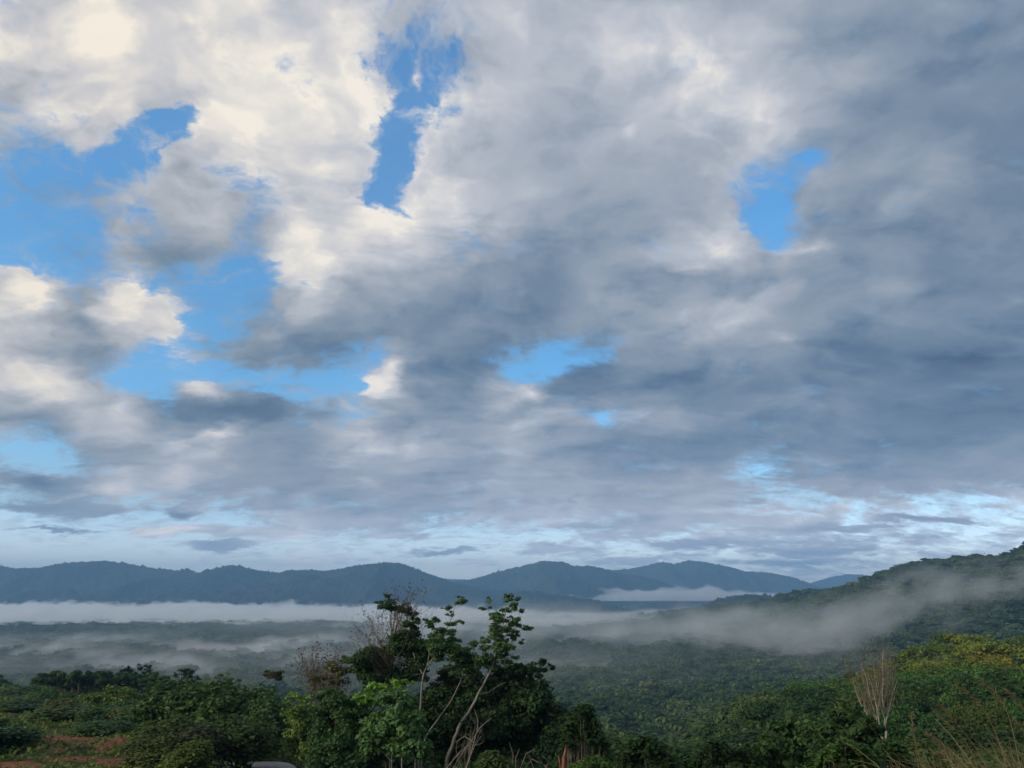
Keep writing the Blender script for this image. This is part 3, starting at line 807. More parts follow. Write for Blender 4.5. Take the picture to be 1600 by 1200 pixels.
# the rest of the forest: far too many to count
pc = bpy.data.collections.new('forest_models')          # never linked to the scene
for i, (k, h, w) in enumerate(SHAPES):
    cr, tr = crown_proto('far_tree', 1.0, w / h, k, 1100, 0.105, 200 + i, M_FOREST)
    me = joined_proto('far_tree', cr, tr, [M_FOREST, M_BARK_DARK])
    o = bpy.data.objects.new('far_tree_%s' % 'abcde'[i], me); pc.objects.link(o)
o = bpy.data.objects.new('far_tree_f', bare_proto('bare_tree', 0.82, 301, M_TWIG)); pc.objects.link(o)
rest = np.where(keep & vis & ~is_ind & (tpx > -260) & (tpx < 1860))[0]
rv = np.stack([pts[rest, 0], pts[rest, 1], gzv[rest]], 1)
me = bpy.data.meshes.new('valley_forest'); me.vertices.add(len(rv)); me.vertices.foreach_set('co', rv.astype(np.float32).ravel())
bare_zone = ((ppx > 780) & (ppx < 1320) & (ppy > 985) & (ppy < 1045)) | ((ppx > 400) & (ppx < 560) & (ppy > 1000) & (ppy < 1060))
pn = patch(pts[:, 0], pts[:, 1], 160, 14)
typ = rng.integers(0, 5, len(pts))
typ = np.where(bare_zone & (pn > -0.15) & (rng.random(len(pts)) < 0.65), 5, typ)
typ = np.where((rng.random(len(pts)) < 0.02) & (pts[:, 1] > 1100), 5, typ)
for nm, val, ty in (('typ', typ[rest], 'INT'), ('rot', rng.random(len(rest)) * 6.28, 'FLOAT')):
    a = me.attributes.new(nm, ty, 'POINT'); a.data.foreach_set('value', val.astype(np.int32 if ty == 'INT' else np.float32))
a = me.attributes.new('scl', 'FLOAT_VECTOR', 'POINT')
hh = hgt[rest]; ww = size[rest] * 1.25 / 0.9
a.data.foreach_set('vector', np.stack([ww, ww, hh * 1.05], 1).astype(np.float32).ravel())
forest = obj('valley_forest', me); tag(forest, kind='stuff')
ng = bpy.data.node_groups.new('forest_scatter', 'GeometryNodeTree')
ng.interface.new_socket(name='Geometry', in_out='INPUT', socket_type='NodeSocketGeometry')
ng.interface.new_socket(name='Geometry', in_out='OUTPUT', socket_type='NodeSocketGeometry')
gi = ng.nodes.new('NodeGroupInput'); go = ng.nodes.new('NodeGroupOutput')
ci = ng.nodes.new('GeometryNodeCollectionInfo'); ci.inputs['Collection'].default_value = pc
ci.inputs['Separate Children'].default_value = True; ci.inputs['Reset Children'].default_value = True
iop = ng.nodes.new('GeometryNodeInstanceOnPoints'); iop.inputs['Pick Instance'].default_value = True
def attr(nm, ty):
    nd = ng.nodes.new('GeometryNodeInputNamedAttribute'); nd.data_type = ty; nd.inputs['Name'].default_value = nm
    return nd.outputs['Attribute']
ng.links.new(gi.outputs[0], iop.inputs['Points']); ng.links.new(ci.outputs[0], iop.inputs['Instance'])
ng.links.new(attr('typ', 'INT'), iop.inputs['Instance Index'])
cx = ng.nodes.new('ShaderNodeCombineXYZ'); ng.links.new(attr('rot', 'FLOAT'), cx.inputs[2])
ng.links.new(cx.outputs[0], iop.inputs['Rotation'])
ng.links.new(attr('scl', 'FLOAT_VECTOR'), iop.inputs['Scale'])
ng.links.new(iop.outputs[0], go.inputs[0])
md = forest.modifiers.new('scatter', 'NODES'); md.node_group = ng

# ================================================================ the trees and plants of the foreground
def P3(px_, py_, D, dy=0.0):
    """point seen at that pixel on the tree's own plane, dy metres further back"""
    v = at(px_, py_, D + dy); return np.array(v)
def nearest_on(paths, p):
    best = None
    for pts_, rad_ in paths:
        d = np.linalg.norm(pts_ - p, axis=1) + 0.9 * np.maximum(pts_[:, 2] - p[2] + 0.3, 0)
        k = int(np.argmin(d))
        if best is None or d[k] < best[0]: best = (d[k], pts_[k], rad_[k])
    return best
LEAF_GAIN = 2.1
TR = 0.52
def pix_tree(name, label, D, trunks, clumps, leaf=0.19, dens=3.2, color=(0.03, 0.06, 0.02), bark=None, seed=1, group=None, sub=0.54,
             cat='tree', flat=0.7, foot=None, spread_y=0.8, branch_r=0.05, tonev=0.10, tone0=0.42, grow=1.0):
    r = np.random.default_rng(seed); k = D / FPX / math.cos(R(PITCH)) * 1.0
    k = D / FPX
    bx_, by_ = trunks[0][0][:2]
    if foot is None:
        b = P3(bx_, by_, D); foot = (b[0], b[1], float(H(b[0], b[1])))
    e = empty(name, foot, label, cat, group)
    O = np.array(foot)
    tpaths = []
    for ti, tr in enumerate(trunks):
        pp = [P3(a, b, D, dd) for (a, b, dd, rp) in tr]; rr = [rp * k * TR for (_, _, _, rp) in tr]
        if ti == 0 or (len(tr) > 1 and tr[0][1] >= 1195 and False):
            base = np.array([pp[0][0] * .35 + foot[0] * .65, foot[1], foot[2] - 0.3]); pp = [base] + pp; rr = [rr[0] * 1.35] + rr
        pp = np.array(pp); rr = np.array(rr)
        # resample with a little irregularity
        L = np.concatenate([[0], np.cumsum(np.linalg.norm(np.diff(pp, axis=0), axis=1))])
        n = max(5, int(L[-1] / 0.35)); t = np.linspace(0, L[-1], n)
        q = np.stack([np.interp(t, L, pp[:, c]) for c in range(3)], 1)
        if n > 6:
            ker = np.array([.2, .6, .2]); 
            for _ in range(3):
                q2 = q.copy(); q2[1:-1] = .25 * q[:-2] + .5 * q[1:-1] + .25 * q[2:]; q = q2
        rv = np.interp(t, L, rr)
        q[1:-1] += r.normal(size=(n - 2, 3)) * rv[1:-1, None] * 0.22
        tpaths.append((q, rv * (1 + 0.08 * r.normal(size=n))))
    v, f = tube_arrays(tpaths, 8)
    tk = obj('trunk', mesh_np(name + '_trunk', v - O, f, bark or M_BARK_PALE, smooth=True), e)
    cen, rad, ne, tone, bp_ = [], [], [], [], []
    for cl in clumps:
        cx_, cy_, rx, ry = cl[:4]; rx *= grow; ry *= grow; tn = cl[4] if len(cl) > 4 else 0
        c0 = P3(cx_, cy_, D, r.normal() * spread_y)
        nb_ = nearest_on(tpaths, c0)
        R0 = rx * k
        if cl[1] < 1185:
            bp_.append(wobble(nb_[1], c0, 6, 0.05, r, min(nb_[2] * 0.6, branch_r), 0.012, 0.05))
        m = max(4, int(3 + rx * ry / 34.0)); m = min(m, 16)
        for q in range(m):
            a = r.random() * 6.283; s_ = math.sqrt(r.random()) * 0.78
            off = np.array([math.cos(a) * s_ * rx * k, r.normal() * 0.35 * R0, math.sin(a) * s_ * ry * k])
            cc = c0 + off; rs = min(rx, ry * 1.3) * k * sub * (0.7 + 0.6 * r.random())
            cen.append(cc - O); rad.append(rs)
            area = math.pi * rs * rs; ne.append(max(6, int(dens * area / (0.5 * leaf * leaf * 1.7))))
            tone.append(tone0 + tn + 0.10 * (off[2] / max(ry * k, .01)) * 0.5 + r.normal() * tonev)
            if q % 2 == 0 and cl[1] < 1185: bp_.append(wobble(c0, cc, 4, 0.06, r, 0.018, 0.008))
    if cen:
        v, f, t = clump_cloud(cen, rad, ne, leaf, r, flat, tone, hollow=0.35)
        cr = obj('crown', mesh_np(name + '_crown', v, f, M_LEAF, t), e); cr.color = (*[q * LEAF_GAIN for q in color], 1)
    if bp_:
        v, f = tube_arrays(bp_, 4)
        obj('branches', mesh_np(name + '_branches', v - O, f, bark or M_BARK_PALE), e)
    return e

M_BR_D = M_BARK_DARK
pix_tree('tall_tree', 'leaning tree with pale slanting trunk and airy tiered leaf clumps, rightmost tall one', 57,
  [[(697,1197,0,5.2),(707,1160,0,4.8),(720,1130,0,4.4),(740,1102,0,3.6),(746,1085,0,3.2),(760,1062,0,2.8),(770,1040,0,2.4),(775,1017,0,2.1),(782,1000,0,1.8),(785,975,0,1.4),(792,957,0,1.1),(790,943,0,.7)],
   [(746,1085,0,2.0),(762,1083,.3,1.7),(777,1072,.6,1.2),(790,1066,.8,.7)],[(775,1017,0,1.4),(790,1012,-.3,1),(803,1000,-.5,.6)],[(785,985,0,1.0),(768,965,.3,.7),(762,948,.4,.5)],[(783,1000,0,1),(797,985,.3,.8),(815,977,.5,.5)]],
  [(764,937,6,5),(760,951,9,4),(770,960,6,4),(790,935,10,6),(807,938,8,5),(797,948,12,6),(785,958,14,6),(812,955,8,4),(775,972,10,7),(792,970,16,7),(812,975,16,6),(825,979,8,6),(802,965,9,5),(770,992,8,6),(785,998,14,6),(805,998,14,5),(816,1002,6,4),(775,1003,8,6),
   (755,1018,9,8),(782,1012,10,8),(792,1028,14,8),(757,1028,12,8),(770,1034,16,9),(745,1037,10,7),(800,988,16,8),(778,984,12,8),(788,1015,16,9),(760,1000,8,6)], leaf=0.135, grow=1.15, color=(0.045, 0.080, 0.03), seed=3)
pix_tree('tall_tree', 'tree with straight pale trunk forking to small scattered leaf clumps, middle tall one', 58,
  [[(656,1150,0,2.9),(656,1125,0,2.7),(659,1075,0,2.5),(660,1052,0,2.3),(670,1037,0,1.9),(690,1012,0,1.5),(697,982,0,1.2),(707,965,0,.9),(711,945,0,.6)],
   [(660,1052,0,1.8),(652,1040,.3,1.5),(646,1020,.6,1.1)],[(661,1078,0,1.3),(676,1058,.2,1.1),(684,1045,.5,.8)],[(690,1012,0,1.1),(703,1000,.2,.8),(712,992,.3,.5)],[(668,1040,0,1.2),(672,1010,.4,.9),(674,985,.5,.6)]],
  [(675,970,13,6),(672,978,10,6),(685,985,9,6),(680,1002,12,9),(690,1015,14,11),(705,992,12,7),(717,972,8,4),(702,975,8,5),(697,951,10,4),(715,937,11,6),(722,943,6,5),(704,960,7,4),(712,1000,9,6),(685,1026,12,8),(712,1025,14,9),(735,1010,9,8),(725,1021,14,8),(732,1031,14,8),(690,992,12,7),(700,1005,12,8),(715,1015,14,8)],
  leaf=0.135, grow=1.15, color=(0.036, 0.070, 0.026), seed=4)
pix_tree('slanting_tree', 'thin pale tree slanting to the right through the dark undergrowth', 56,
  [[(660,1160,0,1.9),(672,1140,0,1.8),(687,1120,0,1.6),(698,1105,0,1.5),(706,1095,0,1.4),(712,1080,0,1.2),(719,1066,0,1.0),(724,1054,0,.7)]],
  [(722,1050,12,7),(708,1056,10,6),(732,1060,10,6)], leaf=0.16, color=(0.035, 0.062, 0.024), seed=5)
pix_tree('dark_tree', 'dark full-crowned tree at the left of the central group, its top rising above the mist', 60,
  [[(604,1185,0,3.2),(606,1120,0,2.8),(606,1075,0,2.4),(610,1030,0,2.0),(618,990,0,1.5),(622,960,0,1.0),(620,940,0,.6)],[(606,1075,0,1.8),(590,1050,.3,1.3),(572,1035,.5,.8)],[(608,1040,0,1.6),(628,1018,.3,1.2),(643,990,.4,.8)]],
  [(607,945,14,10),(630,950,13,9),(647,965,11,10),(607,932,8,4),(592,944,7,5),(642,978,12,9),(640,1000,22,13),(650,1018,25,16),(630,1010,24,18),(660,1030,15,12),(645,1038,18,12),(582,1025,22,12),(562,1035,22,12),(575,1045,30,16),(605,1052,22,15),(600,1025,15,14),
   (590,1064,26,14),(625,1060,22,14),(650,1055,16,14)], leaf=0.14, color=(0.022, 0.044, 0.016), seed=6, bark=M_BARK_DARK)
pix_tree('brown_tree', 'brownish thin-leaved tree on the left shoulder of the central group', 66,
  [[(545,1180,0,2.2),(548,1120,0,1.9),(545,1080,0,1.6),(538,1050,0,1.1)],[(546,1090,0,1.1),(528,1066,.3,.9),(515,1052,.4,.6)]],
  [(532,1040,22,10),(515,1052,18,10),(545,1032,14,8),(502,1062,16,8),(548,1052,20,10),(528,1066,24,8)], leaf=0.16, color=(0.05, 0.05, 0.022), seed=7, dens=1.7)
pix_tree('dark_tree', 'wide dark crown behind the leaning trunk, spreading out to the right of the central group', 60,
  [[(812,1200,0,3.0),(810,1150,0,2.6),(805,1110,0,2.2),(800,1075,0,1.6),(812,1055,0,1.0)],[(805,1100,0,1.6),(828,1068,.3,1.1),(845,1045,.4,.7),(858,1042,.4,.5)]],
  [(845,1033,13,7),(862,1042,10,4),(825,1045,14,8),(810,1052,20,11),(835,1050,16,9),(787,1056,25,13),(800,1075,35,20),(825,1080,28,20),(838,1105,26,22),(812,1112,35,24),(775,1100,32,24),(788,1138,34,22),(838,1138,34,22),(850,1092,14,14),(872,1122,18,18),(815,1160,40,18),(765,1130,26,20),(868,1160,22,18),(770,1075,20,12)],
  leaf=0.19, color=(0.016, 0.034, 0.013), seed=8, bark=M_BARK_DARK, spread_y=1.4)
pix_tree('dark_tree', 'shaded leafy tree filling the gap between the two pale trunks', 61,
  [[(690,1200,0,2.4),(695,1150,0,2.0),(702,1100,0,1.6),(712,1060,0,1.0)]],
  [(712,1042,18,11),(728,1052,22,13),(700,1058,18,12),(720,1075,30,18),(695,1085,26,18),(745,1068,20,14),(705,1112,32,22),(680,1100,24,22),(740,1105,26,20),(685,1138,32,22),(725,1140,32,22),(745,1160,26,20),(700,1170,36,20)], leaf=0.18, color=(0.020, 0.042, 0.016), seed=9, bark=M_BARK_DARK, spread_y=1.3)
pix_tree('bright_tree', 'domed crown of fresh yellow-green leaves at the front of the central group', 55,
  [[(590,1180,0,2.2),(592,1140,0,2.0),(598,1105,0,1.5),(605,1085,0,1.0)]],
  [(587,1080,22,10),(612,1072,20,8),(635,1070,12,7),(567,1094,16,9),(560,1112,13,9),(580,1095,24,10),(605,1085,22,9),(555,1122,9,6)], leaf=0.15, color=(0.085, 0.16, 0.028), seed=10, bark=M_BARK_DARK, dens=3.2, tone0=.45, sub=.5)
pix_tree('broadleaf_tree', 'mid-green broad-leaved tree nearest the viewpoint in the central group, two thin stems below', 52,
  [[(628,1200,0,2.0),(628,1165,0,1.8),(622,1130,0,1.4),(620,1100,0,.9)],[(612,1204,0,1.2),(613,1170,0,1.1),(608,1140,.2,.8)],[(648,1204,0,1.3),(650,1175,0,1.1),(640,1130,.2,.8)]],
  [(617,1090,25,15),(635,1096,15,13),(641,1112,12,14),(600,1128,34,16),(625,1132,30,18),(587,1150,22,16),(612,1160,34,18),(640,1145,20,16),(650,1168,20,13),(585,1168,18,12),(662,1178,14,8),(630,1175,18,10)], leaf=0.19, color=(0.042, 0.085, 0.030), seed=11, bark=M_BARK_PALE, dens=2.8, tonev=.14)
pix_tree('dark_tree', 'deep green rounded tree at the lower left of the central group, bluish leaves', 56,
  [[(520,1205,0,2.5),(522,1170,0,2.0),(525,1120,0,1.5),(522,1095,0,1.0)]],
  [(515,1090,20,13),(510,1112,18,18),(532,1100,24,14),(525,1138,28,20),(550,1125,22,18),(508,1150,20,18),(545,1162,30,18),(520,1175,32,20),(557,1182,24,18),(505,1188,18,14),(575,1190,22,14),(540,1110,20,14)], leaf=0.16, color=(0.024, 0.052, 0.019), seed=12, bark=M_BARK_DARK, dens=3.2, spread_y=1.3)
pix_tree('bright_shrub', 'light green feathery shrub with a yellowed top beside the bend of the road', 62,
  [[(470,1195,0,1.6),(470,1150,0,1.3),(468,1115,0,.9)]],
  [(455,1092,14,8,.22),(476,1098,14,9,.15),(473,1118,22,14),(462,1138,18,14),(482,1145,20,14),(467,1160,22,14),(485,1172,20,14),(470,1182,20,12),(490,1120,12,14)], leaf=0.15, color=(0.065, 0.105, 0.028), seed=13, bark=M_BARK_DARK, dens=3.0, cat='shrub')
pix_tree('small_dark_tree', 'small round brownish-green crown on a thin stem, standing alone in front of the valley', 74,
  [[(436,1120,0,1.0),(434,1090,0,.9),(430,1066,0,.7),(428,1055,0,.5)]],
  [(428,1055,13,8),(420,1052,7,6),(437,1059,7,5)], leaf=0.16, color=(0.035, 0.036, 0.016), seed=14, bark=M_BARK_DARK, dens=3.0)

# bare and twiggy trees -------------------------------------------------
def twiggy(name, label, D, base, stems, cloud, n_main, seed, bark, leafy=0, leaf_col=(0.05, 0.05, 0.02), rpx=2.0, twl=0.5, kids=5, thin=0.012, dspread=1.2, leafs=0.09):
    """leafless tree: stems drawn through points, boughs fanning out to a cloud of tips, fine twigs on each"""
    r = np.random.default_rng(seed); k = D / FPX
    b = P3(base[0], base[1], D); foot = (b[0], b[1], float(H(b[0], b[1])))
    e = empty(name, foot, label, 'tree'); O = np.array(foot)
    paths = []
    for si, st in enumerate(stems):
        pp = [P3(a, bb, D, dd) for (a, bb, dd, rp) in st]; rr = [rp * k * .60 for (_, _, _, rp) in st]
        if si == 0: pp = [O + np.array([0, 0, -.3])] + pp; rr = [rr[0] * 1.3] + rr
        pp = np.array(pp); rr = np.array(rr)
        L = np.concatenate([[0], np.cumsum(np.linalg.norm(np.diff(pp, axis=0), axis=1))])
        n = max(5, int(L[-1] / 0.3)); t = np.linspace(0, L[-1], n)
        q = np.stack([np.interp(t, L, pp[:, c]) for c in range(3)], 1); rv = np.interp(t, L, rr)
        q[1:-1] += r.normal(size=(n - 2, 3)) * rv[1:-1, None] * 0.35
        paths.append((q, rv))
    v, f = tube_arrays(paths, 7)
    obj('trunk', mesh_np(name + '_trunk', v - O, f, bark, smooth=True), e)
    tw = []; tips = []
    for i in range(n_main):
        cx_, cy_, rx, ry = cloud[r.integers(0, len(cloud))]
        a = r.random() * 6.283; s_ = math.sqrt(r.random())
        tip = P3(cx_ + math.cos(a) * s_ * rx, cy_ + math.sin(a) * s_ * ry, D, r.normal() * dspread)
        nb_ = nearest_on(paths, tip - np.array([0, 0, 1.2 * np.linalg.norm(tip - O) * 0.12]))
        p, rd = wobble(nb_[1], tip, 7, 0.07, r, max(min(nb_[2] * 0.5, 0.035), thin), thin * 0.7, 0.04)
        tw.append((p, rd))
        d0 = unit(p[-1] - p[0])
        for j in range(kids):
            s0 = p[r.integers(2, 7)]
            d1 = unit(d0 + r.normal(size=3) * 0.55 + np.array([0, 0, .25]))
            q = s0 + d1 * twl * (0.5 + r.random())
            tw.append((np.stack([s0, (s0 + q) / 2 + r.normal(size=3) * .03, q]), np.array([thin * .75, thin * .6, thin * .4])))
            tips.append(q); tips.append((s0 + q) / 2)
            for jj in range(2):
                q2 = q + unit(d1 + r.normal(size=3) * .7) * twl * 0.45
                tw.append((np.stack([q, (q + q2) / 2, q2]), np.array([thin * .5, thin * .4, thin * .3]))); tips.append(q2)
    v, f = tube_arrays(tw, 3)
    obj('twigs', mesh_np(name + '_twigs', v - O, f, M_TWIG if bark is not M_WHITE_BARK else M_TWIG), e)
    if leafy:
        tips = np.array(tips); sel = tips[r.integers(0, len(tips), leafy)] - O + r.normal(size=(leafy, 3)) * .05
        v, f = leaf_quads(sel, leafs * (0.7 + .6 * r.random(leafy)), unit(r.normal(size=(leafy, 3)) + np.array([0, 0, .6])), r)
        c = obj('crown', mesh_np(name + '_crown', v, f, M_LEAF, np.clip(.4 + .15 * r.normal(size=leafy), 0, 1)), e); c.color = (*leaf_col, 1)
    return e
twiggy('twiggy_tree', 'half-bare brown tree with a haze of fine twigs, highest of the tall ones', 60, (612, 1180),
  [[(612,1130,0,2.2),(613,1080,0,2.0),(611,1040,0,1.7),(612,1000,0,1.3),(616,960,0,.9),(622,930,0,.5)],[(611,1040,0,1.2),(590,1000,.3,.9),(575,965,.5,.5)],[(612,1010,0,1.0),(640,970,.3,.7),(660,935,.4,.4)]],
  [(600,995,62,45),(590,975,52,32),(625,940,36,20),(630,932,40,16),(575,1000,40,25),(645,955,32,24),(612,1020,30,24)], 120, 21, M_BARK_PALE, leafy=900, leaf_col=(0.05, 0.055, 0.022), twl=0.55, thin=0.013)
twiggy('grey_bare_tree', 'greyish leafless tree with a rounded cloud of twigs left of the central group', 78, (492, 1120),
  [[(492,1105,0,1.6),(492,1070,0,1.3),(490,1045,0,1.0),(488,1020,0,.6)],[(492,1075,0,1),(475,1045,.2,.7),(470,1020,.3,.4)]],
  [(490,1035,30,30),(480,1050,22,25),(505,1050,22,25)], 80, 22, M_TWIG, leafy=700, leaf_col=(0.075, 0.06, 0.035), twl=0.6, thin=0.017, leafs=.12)
twiggy('grey_bare_tree', 'smaller brownish leafless tree just left of the dark brown crown', 74, (525, 1120),
  [[(525,1105,0,1.2),(524,1070,0,1.0),(523,1045,0,.7),(524,1015,0,.4)]],
  [(523,1035,14,32),(530,1050,20,22),(512,1062,20,18)], 60, 23, M_TWIG, leafy=500, leaf_col=(0.07, 0.055, 0.03), twl=0.5, thin=0.016, leafs=.12)
twiggy('white_bare_tree', 'leafless white-barked tree with many stems fanning upward before the right-hand spur', 44, (1384, 1176),
  [[(1385,1172,0,3.0),(1384.5,1160,0,2.6),(1383.5,1133,0,2.2),(1381,1111,0,1.9),(1379,1089,0,1.6),(1380,1063,0,1.2),(1379,1035,0,.8),(1380,1015,0,.4)],
   [(1384,1160,0,2.0),(1373,1145,.2,1.8),(1359,1122,.4,1.5),(1346,1102,.5,1.2),(1338,1081,.6,.9),(1333,1062,.6,.5)],
   [(1374,1147,.1,1.8),(1368,1116,-.2,1.5),(1359,1089,-.3,1.2),(1355,1063,-.4,.9),(1346,1039,-.4,.5)],
   [(1376,1150,.1,1.7),(1372,1111,.3,1.4),(1366,1089,.5,1.2),(1362,1067,.6,.9),(1348,1045,.7,.5)],
   [(1384,1130,0,1.4),(1392,1094,-.3,1.0),(1399,1072,-.4,.7),(1404,1058,-.5,.4)],
   [(1382,1122,0,1.4),(1374,1095,-.5,1.1),(1368,1062,-.6,.7),(1364,1035,-.7,.4)],
   [(1381,1105,0,1.2),(1387,1075,.5,.9),(1388,1045,.7,.5)]],
  [(1352,1030,36,22),(1372,1024,28,22),(1338,1042,22,20),(1385,1036,18,22)], 62, 24, M_WHITE_BARK, leafy=500, leaf_col=(0.06, 0.045, 0.025), twl=0.42, thin=0.0062, leafs=.05)
twiggy('dead_sapling', 'dead pale sapling with crooked forked branches before the dark undergrowth', 46, (738, 1200),
  [[(728,1200,0,1.3),(738,1170,0,1.1),(745,1142,0,.9),(760,1128,0,.6),(768,1122,0,.4)],[(745,1145,0,.8),(747,1125,.1,.6),(741,1108,.2,.35)],[(741,1160,0,.8),(726,1150,.2,.5),(712,1160,.3,.35)],[(738,1172,0,.8),(752,1150,.2,.5)]],
  [(745,1125,22,16),(755,1140,16,12),(725,1155,14,10)], 10, 25, M_WHITE_BARK, twl=0.35, thin=0.012, kids=2)
twiggy('dead_sapling', 'thin dead branches leaning over the bank right of the crooked sapling', 44, (700, 1204),
  [[(706,1204,0,.9),(725,1172,0,.7),(742,1150,0,.4)],[(698,1200,0,.8),(716,1178,0,.6),(735,1160,0,.35)]],
  [(728,1165,14,12)], 5, 26, M_WHITE_BARK, twl=0.3, thin=0.010, kids=2)
def stalks(name, label, D, items, seed, bark, cat):
    r = np.random.default_rng(seed); k = D / FPX
    b = P3(items[0][0][0], 1200, D); foot = (b[0], b[1], float(H(b[0], b[1])))
    O = np.array(foot); paths = []
    for it in items:
        pp = np.array([P3(a, c, D, r.normal() * .15) for a, c, w in it]); rr = np.array([w * k for _, _, w in it])
        paths.append((np.concatenate([[[pp[0][0], pp[0][1], foot[2] - .2]], pp]), np.concatenate([[rr[0] * 1.2], rr])))
    v, f = tube_arrays(paths, 5)
    o = obj(name, mesh_np(name, v - O, f, bark, smooth=True)); o.location = foot
    return tag(o, label, cat)
stalks('dead_stump', 'jagged reddish-brown dead stump standing in the bushes at the bottom edge', 42, [[(881,1200,3.2),(881,1185,2.8),(884,1172,1.8),(885,1163,.5)],[(876,1200,1.6),(874,1188,1.2),(873,1180,.4)]], 31, M_RED_STUMP, 'stump')
stalks('dry_stems', 'arching bundle of dry brown stems at the foot of the dark crown', 42,
  [[(800,1204,.7),(802,1180,.6),(796,1160,.3)],[(812,1204,.7),(822,1178,.6),(836,1170,.3)],[(818,1204,.6),(832,1186,.5),(842,1192,.3)],[(806,1204,.6),(806,1184,.5),(812,1170,.3)],[(835,1204,.6),(828,1184,.5),(822,1174,.3)],[(850,1204,.6),(858,1190,.5),(846,1180,.3)]], 32, M_TWIG, 'dry plant')

# bushes -----------------------------------------------------------------
def bush_mesh(name, w, h, leaf, n, seed, blobs=9):
    r = np.random.default_rng(seed); cen, rad = [], []
    for i in range(blobs):
        a = r.random() * 6.283; q = math.sqrt(r.random()) * w * .34
        cen.append((math.cos(a) * q, math.sin(a) * q, h * (.16 + .62 * r.random() * (1 - q / w)))); rad.append(w * (.16 + .10 * r.random()))
    rad = np.array(rad); ne = np.maximum((rad ** 2 / (rad ** 2).sum() * n).astype(int), 5)
    v, f, t = clump_cloud(cen, rad, ne, leaf, r, h / w * 1.1, .42 + r.normal(size=blobs) * .1, hollow=.4)
    st = [wobble((0, 0, -.4), c, 4, .05, r, .05 * w / 3, .012) for c in cen]
    tv, tf = tube_arrays(st, 4)
    return mesh_np(name + '_foliage', v, f, M_LEAF, t), mesh_np(name + '_stems', tv, tf, M_BARK_DARK)
BUSH = [bush_mesh('bush', 3.2, 2.6, .20, 2600, 400 + i) for i in range(4)]
BUSH_L = [bush_mesh('bush', 5.0, 5.5, .21, 8500, 410 + i, 16) for i in range(3)]
def bush(name, label, px_, D, w, h, color, kind=0, big=False, group=None, xy=None, r_=None):
    if xy is None:
        p = at(px_, 925.3, D); xy = (p.x, D)
    z = float(H(xy[0], xy[1]))
    e = empty(name, (xy[0], xy[1], z - .05), label, 'shrub', group)
    src = (BUSH_L if big else BUSH)[kind]; sw, sh = (5.0, 5.5) if big else (3.2, 2.6)
    e.scale = (w / sw, w / sw, h / sh); e.rotation_euler = (0, 0, rng.random() * 6.28)
    c = obj('foliage', src[0], e); c.color = (*[q * LEAF_GAIN for q in color], 1); obj('stems', src[1], e)
    return e
def top_h(px_, py_, D):     # plant height that reaches that pixel
    p = at(px_, py_, D); return p.z - float(H(p.x, p.y))
BIG = [
 ('large olive-green bush with a pale feathery top, right half of the big roadside thicket', 345, 1045, 72, 7.5, (0.034, 0.062, 0.020)),
 ('large dark bush at the left end of the big thicket above the grassy bank', 285, 1050, 78, 7.5, (0.026, 0.052, 0.018)),
 ('tall green bush with upright shoots at the right end of the big thicket', 405, 1058, 74, 6.5, (0.032, 0.064, 0.024)),
 ('mid-green bush at the front left of the big thicket, lowest of it', 300, 1110, 62, 5.5, (0.030, 0.050, 0.015)),
 ('olive bush at the middle front of the big thicket with yellowish leaf tips', 275, 1140, 58, 4.4, (0.050, 0.062, 0.018)),
 ('dark purplish-green bush in the shaded centre front of the big thicket', 350, 1120, 60, 5.0, (0.030, 0.034, 0.018)),
 ('green bush at the right front of the big thicket, touching the road bend', 400, 1105, 62, 5.5, (0.030, 0.052, 0.018)),
 ('yellow-green bush in the front row of the big thicket, just behind the grass tuft', 320, 1150, 55, 3.6, (0.060, 0.080, 0.020)),
 ('rounded green bush at the right shoulder of the big thicket, under the small round crown', 432, 1072, 70, 5.5, (0.028, 0.056, 0.02)),
 ('green bush at the left edge below the distant mast, sloping down from the planted rows', 0, 1086, 190, 15, (0.026, 0.052, 0.02)),
 ('light green bush left of the planted rows, second from the left edge', 38, 1076, 195, 15, (0.038, 0.072, 0.024)),
 ('green bush touching the left end of the planted rows', 76, 1068, 200, 14, (0.028, 0.056, 0.02)),
 ('green bush on the open slope right above the left-hand red cut', 30, 1095, 150, 10, (0.034, 0.066, 0.022)),
 ('dark bush at the bottom left corner of the slope', 12, 1125, 62, 7.0, (0.018, 0.045, 0.018)),
 ('dark green bush right of the corner bush on the left slope', 50, 1130, 66, 6.5, (0.022, 0.050, 0.018)),
 ('dark rounded bush standing between the two red earth patches', 85, 1090, 110, 10.0, (0.020, 0.044, 0.017)),
 ('broad olive bush above the long red earth patch on the left slope', 140, 1100, 100, 10.0, (0.036, 0.060, 0.020)),
 ('low green bush at the right end of the long red earth patch', 190, 1135, 80, 6.0, (0.030, 0.062, 0.022)),
 ('bluish-green bush on the left slope in front of the plantation rows', 200, 1105, 105, 9.0, (0.026, 0.058, 0.024)),
 ('green bush on the left slope beside the small red clearing', 250, 1100, 92, 7.0, (0.030, 0.060, 0.018)),
]
for j, (lb, a, t_, D_, w_, c_l) in enumerate(BIG):
    bush('thicket_bush', lb, a, D_, w_, max(1.5, top_h(a, t_, D_)), c_l, j % 3, True)
